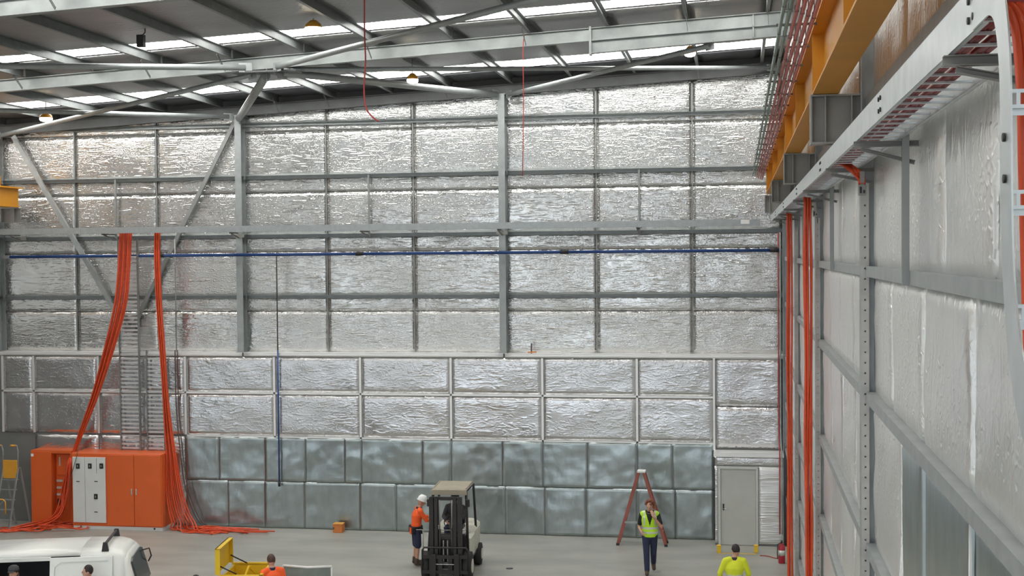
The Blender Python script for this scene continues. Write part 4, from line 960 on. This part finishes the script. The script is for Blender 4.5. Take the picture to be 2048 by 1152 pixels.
# ------------------------------------------------------------------ yellow lidded chest and framed panel
t = thing('job_chest', 'yellow steel job chest with its lid standing open', 'chest', (-9.93,25.45,0), math.radians(8))
c = MB(); c.box((-0.35,-0.55,0.05),(-0.32,0.55,1.40)); c.box((0.42,-0.55,0.05),(0.45,0.55,1.42)); c.box((-0.32,-0.55,0.05),(0.42,-0.52,1.42)); c.box((-0.32,0.52,0.05),(0.42,0.55,1.42)); c.box((-0.32,-0.52,0.05),(0.42,0.52,0.10)); c.box((-0.38,-0.58,1.40),(0.48,-0.52,1.45)); c.box((0.42,-0.58,1.40),(0.48,0.58,1.45)); c.box((-0.38,0.52,1.40),(0.48,0.58,1.45))
c.build('chest_body', M['yellow'], t)
l = MB(); l.box((-0.46,-0.55,1.45),(-0.44,0.55,1.97)); l.box((-0.44,-0.55,1.45),(-0.36,-0.53,1.97)); l.box((-0.44,0.53,1.45),(-0.36,0.55,1.97)); l.box((-0.46,-0.55,1.95),(-0.36,0.55,1.97)); l.build('lid', M['yellow'], t)
for y in (-0.48,0.48): MB().tube([(-0.40,y,1.62),(-0.05,y*0.98,1.45)],0.014,6).build('gas_strut', M['black'], t)
MB().obox((0.0,-0.4,1.1),(0.12,-0.1,1.52),0.04,0.04).build('inner_brace', M['yellow'], t); MB().obox((0.12,-0.1,1.52),(0.30,0.15,1.2),0.04,0.04).build('inner_brace', M['yellow'], t)
for s_ in (-1,1): MB().box((-0.3 if s_ < 0 else 0.3,-0.5,0),(-0.2 if s_ < 0 else 0.4,0.5,0.05)).build('skid', M['black'], t)
t = thing('framed_panel', 'upright grey sheet panel with pale top rail beside the yellow chest', 'panel')
pa, pb = at(566,1131,Y=26.0), at(663,1133,Y=26.4)
pts = [Vector((pa.x,26.0,pa.z)), Vector((pa.x*0.5+pb.x*0.5,26.2,(pa.z+pb.z)/2-0.03)), Vector((pb.x,26.4,pb.z))]
MB().tube(pts,0.025,8).build('top_rail', M['wool'], t)
MB().tube([(pb.x,26.4,0.0),(pb.x,26.4,pb.z)],0.02,8).build('end_post', M['silver'], t); MB().tube([(pa.x,26.0,0.0),(pa.x,26.0,pa.z)],0.02,8).build('end_post', M['silver'], t)
MB().prism([(pa.x,26.0,0.05),(pb.x,26.4,0.05),(pb.x,26.4,pb.z-0.01),((pa.x+pb.x)/2,26.2,(pa.z+pb.z)/2-0.04),(pa.x,26.0,pa.z-0.01)],(0,0.012,0)).build('sheet', M['sheet_glass'], t)

# ------------------------------------------------------------------ people
def remeshed(mb, voxel, smooth=6):
    me = mb.mesh('tmp'); o = bpy.data.objects.new('tmp', me); COL.objects.link(o)
    r = o.modifiers.new('r', 'REMESH'); r.mode = 'VOXEL'; r.voxel_size = voxel; r.use_smooth_shade = True
    s = o.modifiers.new('s', 'SMOOTH'); s.factor = 0.5; s.iterations = smooth
    dg = bpy.context.evaluated_depsgraph_get(); dg.update()
    out = bpy.data.meshes.new_from_object(o.evaluated_get(dg)); bpy.data.objects.remove(o); bpy.data.meshes.remove(me)
    out.materials.clear(); return out
def limb(mb, pts, rs, n=10): 
    mb.tube(pts, rs, n)
    for p, r in zip(pts, rs): mb.ball(p, r, r, r, 10, 7)
def torso(mb, hips, chest, neckb, g, sx=1.0):
    # stacked ellipses between hips and neck base
    hips, chest, neckb = Vector(hips), Vector(chest), Vector(neckb)
    prof = [(hips+Vector((0,0,-0.10)),0.13,0.10),(hips,0.165,0.115),(hips.lerp(chest,0.45),0.145,0.105),(chest,0.175,0.12),(chest.lerp(neckb,0.55),0.165,0.11),(chest.lerp(neckb,0.85),0.10,0.08),(neckb,0.06,0.06)]
    n = 16; vs = []; fs = []
    for c, rx, ry in prof:
        for k_ in range(n):
            a = 2*math.pi*k_/n; vs.append(c+Vector(((rx*sx+g)*math.cos(a),(ry+g)*math.sin(a),0)))
    for i in range(len(prof)-1):
        for k_ in range(n): fs.append((i*n+k_, i*n+(k_+1)%n, (i+1)*n+(k_+1)%n, (i+1)*n+k_))
    fs.append(tuple(range(n-1,-1,-1))); fs.append(tuple(range((len(prof)-1)*n, len(prof)*n)))
    mb.add(vs, fs)
def hand(mb, wrist, dirv, palmn, side):
    d = Vector(dirv).normalized(); pn = Vector(palmn); pn = (pn-d*pn.dot(d)).normalized(); sd = d.cross(pn)*side
    w = Vector(wrist); q = Matrix((sd, pn, d)).transposed()
    mb.ball(w+d*0.05, 0.042, 0.018, 0.055, 10, 8, rot=q)
    for i, (o, L) in enumerate(((-0.030,0.070),(-0.010,0.080),(0.011,0.075),(0.031,0.058))):
        b = w+d*0.085+sd*o; k1 = b+d*L*0.45+pn*0.006; k2 = b+d*L*0.8+pn*0.022; k3 = b+d*L+pn*0.042
        limb(mb, [b,k1,k2,k3], [0.0095,0.009,0.0085,0.0075], 8)
    b = w+d*0.03-sd*0.035; limb(mb, [b, b+d*0.03-sd*0.025+pn*0.012, b+d*0.06-sd*0.03+pn*0.028], [0.012,0.010,0.009], 8)

def person(label, loc, rz, J, clothes, hair='hair', hairstyle='short', h=1.78, face=True, hat=None, lean_head=(0,0,0), vox=0.010, looks=None):
    """J: joint dict in metres for a 1.78 m figure facing -y. clothes: dict."""
    t = thing('person', label, 'person', loc, rz); s = h/1.78; t.scale = (s,s,s)
    V = {k_: Vector(v) for k_, v in J.items()}
    hc = V['head']; hd = Matrix.Rotation(lean_head[2],3,'Z') @ Matrix.Rotation(lean_head[0],3,'X') @ Matrix.Rotation(lean_head[1],3,'Y')
    b = MB()
    b.ball(hc, 0.076, 0.095, 0.118, 16, 12, rot=hd); b.ball(hc+hd@Vector((0,-0.022,-0.06)), 0.058,0.066,0.060,12,8,rot=hd)
    b.ball(hc+hd@Vector((0,-0.100,-0.015)),0.013,0.018,0.026,8,6,rot=hd); b.ball(hc+hd@Vector((0,-0.090,-0.062)),0.024,0.010,0.009,8,6,rot=hd)
    for q in (-1,1):
        b.ball(hc+hd@Vector((q*0.078,0.01,-0.012)),0.010,0.020,0.032,8,6,rot=hd)
        b.ball(hc+hd@Vector((q*0.032,-0.082,0.018)),0.022,0.014,0.008,8,6,rot=hd)
    limb(b, [V['neck'], hc+Vector((0,0.015,-0.08))], [0.060,0.056])
    torso(b, V['hip'], V['chest'], V['neck'], 0.0)
    for q, S in (('l',1),('r',-1)):
        limb(b, [V['sh'+q],V['el'+q],V['wr'+q]], [0.052,0.042,0.028]); limb(b, [V['sh'+q],V['sh'+q].lerp(V['neck'],0.6)], [0.055,0.055])
        hdv = V.get('hd'+q, V['wr'+q]-V['el'+q]); hand(b, V['wr'+q], hdv, V.get('pn'+q, Vector((-S,0,0.0))), S)
        limb(b, [V['hp'+q],V['kn'+q],V['an'+q]], [0.088,0.058,0.042]); limb(b, [V['an'+q]+Vector((0,0,-0.03)), V['to'+q]], [0.042,0.034])
    me = remeshed(b, vox, 3); put('body', me, M['skin'], t)
    for q in (-1,1): MB().ball(hc+hd@Vector((q*0.030,-0.086,0.004)),0.010,0.010,0.007,8,6).build('eye', M['eye'], t)
    # garments
    sh = MB(); torso(sh, V['hip']+Vector((0,0,0.0)), V['chest'], V['neck']-Vector((0,0,0.02)), 0.020)
    L = clothes.get('sleeve', 0.5)
    for q in 'lr':
        S0, E0, W0 = V['sh'+q], V['el'+q], V['wr'+q]
        limb(sh, [S0,S0.lerp(V['neck'],0.5)], [0.068,0.066])
        if L <= 0.5: limb(sh, [S0, S0.lerp(E0, L*1.7)], [0.068,0.062])
        else: limb(sh, [S0, E0, E0.lerp(W0, (L-0.5)*1.9)], [0.068,0.057,0.046])
    me = remeshed(sh, 0.013, 5); o = put('shirt', me, M[clothes['shirt']], t)
    if clothes.get('tape'):
        me.materials.append(M['silver'])
        for p_ in me.polygons:
            for lo_, hi_ in clothes['tape']:
                if lo_ < p_.center.z < hi_ and abs(p_.center.x) < 0.235: p_.material_index = 1
    MB().lathe([(0.075,-0.02),(0.078,0.02),(0.070,0.03)],V['neck']+Vector((0,0.005,0)),14).build('collar', M[clothes.get('collar', clothes['shirt'])], t)
    if clothes.get('vest'):
        vs_ = MB(); torso(vs_, V['hip']+Vector((0,0,0.02)), V['chest'], V['neck']-Vector((0,0,0.03)), 0.036)
        for q in 'lr': limb(vs_, [V['sh'+q].lerp(V['neck'],0.15),V['sh'+q].lerp(V['neck'],0.6)], [0.085,0.080])
        me = remeshed(vs_, 0.013, 4); bm = bmesh.new(); bm.from_mesh(me)
        zc_ = V['chest'].z
        kill = [f_ for f_ in bm.faces if (f_.calc_center_median().y < V['chest'].y and f_.calc_center_median().z > zc_-0.10 and abs(f_.calc_center_median().x-V['chest'].x) < (f_.calc_center_median().z-zc_+0.10)*0.30)]
        bmesh.ops.delete(bm, geom=kill, context='FACES'); bm.to_mesh(me); bm.free()
        me.materials.append(M[clothes['vest']]); me.materials.append(M['silver'])
        for p_ in me.polygons:
            c_ = p_.center
            if V['hip'].z+0.12 < c_.z < V['hip'].z+0.165 or V['hip'].z+0.02 < c_.z < V['hip'].z+0.06 or (0.115 < abs(c_.x-V['chest'].x) < 0.155 and c_.z > V['chest'].z-0.1): p_.material_index = 1
        put('vest', me, None, t)
    tr = MB(); trl = clothes.get('trouser', 1.0)
    tr.ball(V['hip']+Vector((0,0,-0.06)),0.175,0.125,0.12,14,9)
    for q in 'lr':
        hp, kn, an = V['hp'+q], V['kn'+q], V['an'+q]
        if trl >= 1: limb(tr, [hp,kn,an.lerp(kn,0.08)], [0.100,0.078,0.066])
        else: limb(tr, [hp,hp.lerp(kn,0.5),hp.lerp(kn,trl*1.55)], [0.102,0.098,0.094])
    put('trousers', remeshed(tr, 0.013, 4), M[clothes['legs']], t)
    for q in 'lr':
        an, to = V['an'+q], V['to'+q]; bt_ = MB()
        limb(bt_, [an+Vector((0,0,0.07)), an+Vector((0,0,-0.02))], [0.056,0.058]); limb(bt_, [an+Vector((0,0.01,-0.03)), to], [0.056,0.048])
        me = remeshed(bt_, 0.012, 2)
        lowz = min(an.z, to.z)-0.075
        for v in me.vertices: v.co.z = max(v.co.z, lowz)
        put('boot', me, M['boot'], t)
    # hair
    if hat is None or hairstyle == 'long':
        hb = MB()
        if hairstyle == 'curly':
            rr = random.Random(5)
            for _ in range(70):
                a_ = rr.uniform(0,6.28); e_ = rr.uniform(-0.25,1.5); d_ = Vector((math.cos(a_)*math.cos(e_)*0.090, math.sin(a_)*math.cos(e_)*0.108, math.sin(e_)*0.125))
                if d_.y < -0.05 and d_.z < 0.05: continue
                hb.ball(hc+hd@(d_*1.12+Vector((0,0.012,0.014))),0.032,0.032,0.032,8,6)
            put('hair', remeshed(hb,0.010,1), M[hair], t)
        else:
            hb.ball(hc+hd@Vector((0,0.016,0.026)),0.085,0.096,0.108,18,12,rot=hd)
            me = remeshed(hb,0.009,2); bm = bmesh.new(); bm.from_mesh(me); inv = hd.transposed()
            kill = []
            for f_ in bm.faces:
                c_ = inv @ (f_.calc_center_median()-hc)
                if (c_.y < -0.045 and c_.z < 0.062) or (c_.y < 0.02 and c_.z < -0.01) or c_.z < (-0.065 if hairstyle == 'short' else -0.16): kill.append(f_)
            bmesh.ops.delete(bm, geom=kill, context='FACES'); bm.to_mesh(me); bm.free(); put('hair', me, M[hair], t)
            if hairstyle == 'long':
                lb = MB(); 
                for a_ in (-1,-0.5,0,0.5,1): limb(lb, [hc+hd@Vector((0.07*a_,0.06-0.03*abs(a_),0.0)), hc+hd@Vector((0.085*a_,0.06-0.04*abs(a_),-0.13)), hc+hd@Vector((0.085*a_,0.05,-0.20))],[0.03,0.032,0.02])
                put('hair_length', remeshed(lb,0.011,2), M[hair], t)
    if hat == 'helmet':
        hl = MB().lathe([(0.118,0.0),(0.120,0.03),(0.112,0.08),(0.085,0.125),(0.045,0.148),(0.012,0.155)],(0,0,0),20).build('hard_hat', M['wool'], t)
        hl.matrix_local = Matrix.Translation(hc+hd@Vector((0,0.005,0.035))) @ hd.to_4x4()
        hp_ = MB(); hp_.lathe([(0.122,-0.004),(0.135,-0.004),(0.135,0.006),(0.12,0.006)],(0,0,0),20); hp_.prism([(-0.085,-0.10,-0.002),(-0.05,-0.175,-0.014),(0.05,-0.175,-0.014),(0.085,-0.10,-0.002)],(0,0,0.010)); hp_.build('brim', M['wool'], hl)
        MB().box((-0.012,-0.118,0.0),(0.012,0.118,0.150)).build('ridge', M['wool'], hl).scale = (1,0.6,1.02)
    if hat == 'cap':
        hl = MB().lathe([(0.104,-0.01),(0.106,0.03),(0.092,0.075),(0.055,0.102),(0.012,0.108)],(0,0,0),18).build('cap', M[clothes.get('cap','greycloth')], t)
        hl.matrix_local = Matrix.Translation(hc+hd@Vector((0,0.012,0.04))) @ hd.to_4x4()
        MB().prism([(-0.07,-0.09,0.0),(-0.045,-0.165,-0.012),(0.045,-0.165,-0.012),(0.07,-0.09,0.0)],(0,0,0.008)).build('peak', M[clothes.get('cap','greycloth')], hl)
    if clothes.get('belt'):
        bl = MB(); z = V['hip'].z+0.03; n = 18
        ring = [V['hip']+Vector(((0.195)*math.cos(a*2*math.pi/n),(0.15)*math.sin(a*2*math.pi/n),0.02)) for a in range(n+1)]
        bl.tube(ring,0.025,6); bel = bl.build('tool_belt', M['blackcloth'], t)
        for x, y in ((-0.17,-0.09),(0.17,-0.09),(-0.16,0.11),(0.17,0.10)): MB().bbox(V['hip']+Vector((x-0.055,y-0.04,-0.14)),V['hip']+Vector((x+0.055,y+0.04,0.03)),0.012).build('tool_pouch', M['blackcloth'], bel)
        MB().bbox(V['hip']+Vector((-0.10,0.13,-0.16)),V['hip']+Vector((0.02,0.17,0.02)),0.012).build('shirt_tail', M['hv_orange'], bel)
    return t

STAND = dict(hip=(0,0,0.98), chest=(0,0,1.29), neck=(0,0.01,1.49), head=(0,-0.012,1.655),
    shl=(0.185,0.01,1.43), ell=(0.235,0.03,1.14), wrl=(0.235,-0.05,0.89), shr=(-0.185,0.01,1.43), elr=(-0.235,0.03,1.14), wrr=(-0.235,-0.05,0.89),
    hpl=(0.095,0,0.93), knl=(0.105,-0.02,0.51), anl=(0.11,0.02,0.10), tol=(0.125,-0.15,0.055), hpr=(-0.095,0,0.93), knr=(-0.105,-0.02,0.51), anr=(-0.11,0.02,0.10), tor=(-0.125,-0.15,0.055))
def pose(**k_): d_ = dict(STAND); d_.update(k_); return d_
# worker in orange at the forklift: seen from behind and left, reaching toward the cab
person('worker in orange shirt, navy shorts and white hard hat beside the forklift', (-8.02,32.2,0), math.radians(118),
    pose(neck=(0,-0.09,1.47), head=(0,-0.15,1.62), chest=(0,-0.035,1.29), shl=(0.185,-0.07,1.41), shr=(-0.185,-0.07,1.41), ell=(0.21,-0.26,1.20), wrl=(0.16,-0.48,1.17), elr=(-0.22,-0.22,1.18), wrr=(-0.14,-0.44,1.15)),
    dict(shirt='hv_orange', sleeve=0.72, legs='navy', trouser=0.62, belt=True, collar='navy'), hat='helmet', h=1.74, lean_head=(math.radians(22),0,math.radians(-10)))
# walker in lime vest, hand to mouth
person('worker in lime safety vest walking with one hand at his mouth', (-2.16,32.05,0), math.radians(4),
    pose(wrr=(-0.20,-0.19,1.05), elr=(-0.255,0.03,1.13), ell=(0.27,-0.13,1.17), wrl=(0.085,-0.24,1.43), hdl=(-0.25,0.25,0.75), pnl=(-0.2,0.9,0.1), pnr=(1,0,0),
         knl=(0.085,0.06,0.50), anl=(0.085,0.30,0.20), tol=(0.095,0.17,0.09), knr=(-0.08,-0.10,0.51), anr=(-0.07,-0.16,0.10), tor=(-0.075,-0.32,0.07), neck=(0,-0.01,1.49), head=(0.0,-0.045,1.645)),
    dict(shirt='blackcloth', sleeve=0.42, legs='navy', vest='hv_lime'), hair='hair_red', hairstyle='curly', h=1.80, lean_head=(math.radians(14),math.radians(4),math.radians(-8)))
# man in yellow shirt from behind
person('man in yellow hi-vis shirt seen from behind at bottom right', (-0.12,27.45,0), math.radians(186),
    pose(neck=(0.0,-0.05,1.47), head=(-0.035,-0.10,1.62), ell=(0.29,-0.02,1.17), elr=(-0.29,-0.02,1.17), wrl=(0.27,-0.18,0.95), wrr=(-0.27,-0.18,0.95)),
    dict(shirt='hv_yellow', sleeve=0.95, legs='navy', tape=((1.12,1.17),(1.0,1.045)), collar='greycloth'), hair='hair', h=1.80, lean_head=(math.radians(18),0,math.radians(15)))
person('man in orange shirt with short brown hair beside the yellow chest', (-9.28,25.3,0), math.radians(215),
    pose(neck=(0,-0.04,1.48), head=(0,-0.09,1.63)), dict(shirt='hv_orange', sleeve=0.5, legs='navy', collar='navy'), hair='hair_brown', h=1.80, lean_head=(math.radians(20),0,0))
person('long-haired man in a backward grey cap standing by the open van', (-14.02,23.75,0), math.radians(25),
    pose(), dict(shirt='greycloth', sleeve=0.5, legs='navy', cap='greycloth'), hair='hair_brown', hairstyle='long', hat='cap', h=1.77, lean_head=(0,0,math.radians(-20)))
person('dark-haired man in profile before the white van door', (-12.58,24.0,0), math.radians(-62),
    pose(), dict(shirt='blackcloth', sleeve=0.5, legs='navy'), hair='hair', h=1.78)
person('person of whom only the dark hair shows at the bottom edge', (-10.18,23.6,0), math.radians(170),
    pose(), dict(shirt='blackcloth', sleeve=0.5, legs='navy'), hair='hair', h=1.76)
person('forklift driver in dark clothes seated behind the mast', (-6.96,31.95,0), math.radians(2),
    pose(hip=(0,0,1.20), chest=(0,-0.05,1.50), neck=(0,-0.07,1.69), head=(0.02,-0.09,1.85), shl=(0.185,-0.06,1.63), shr=(-0.185,-0.06,1.63), ell=(0.26,-0.20,1.40), wrl=(0.13,-0.46,1.32), elr=(-0.26,-0.20,1.40), wrr=(-0.13,-0.46,1.32),
         hpl=(0.10,-0.04,1.16), hpr=(-0.10,-0.04,1.16), knl=(0.13,-0.44,1.14), knr=(-0.13,-0.44,1.14), anl=(0.13,-0.55,0.75), anr=(-0.13,-0.55,0.75), tol=(0.13,-0.70,0.72), tor=(-0.13,-0.70,0.72)),
    dict(shirt='greycloth', sleeve=0.95, legs='navy'), hair='hair', h=1.70, hat='cap')
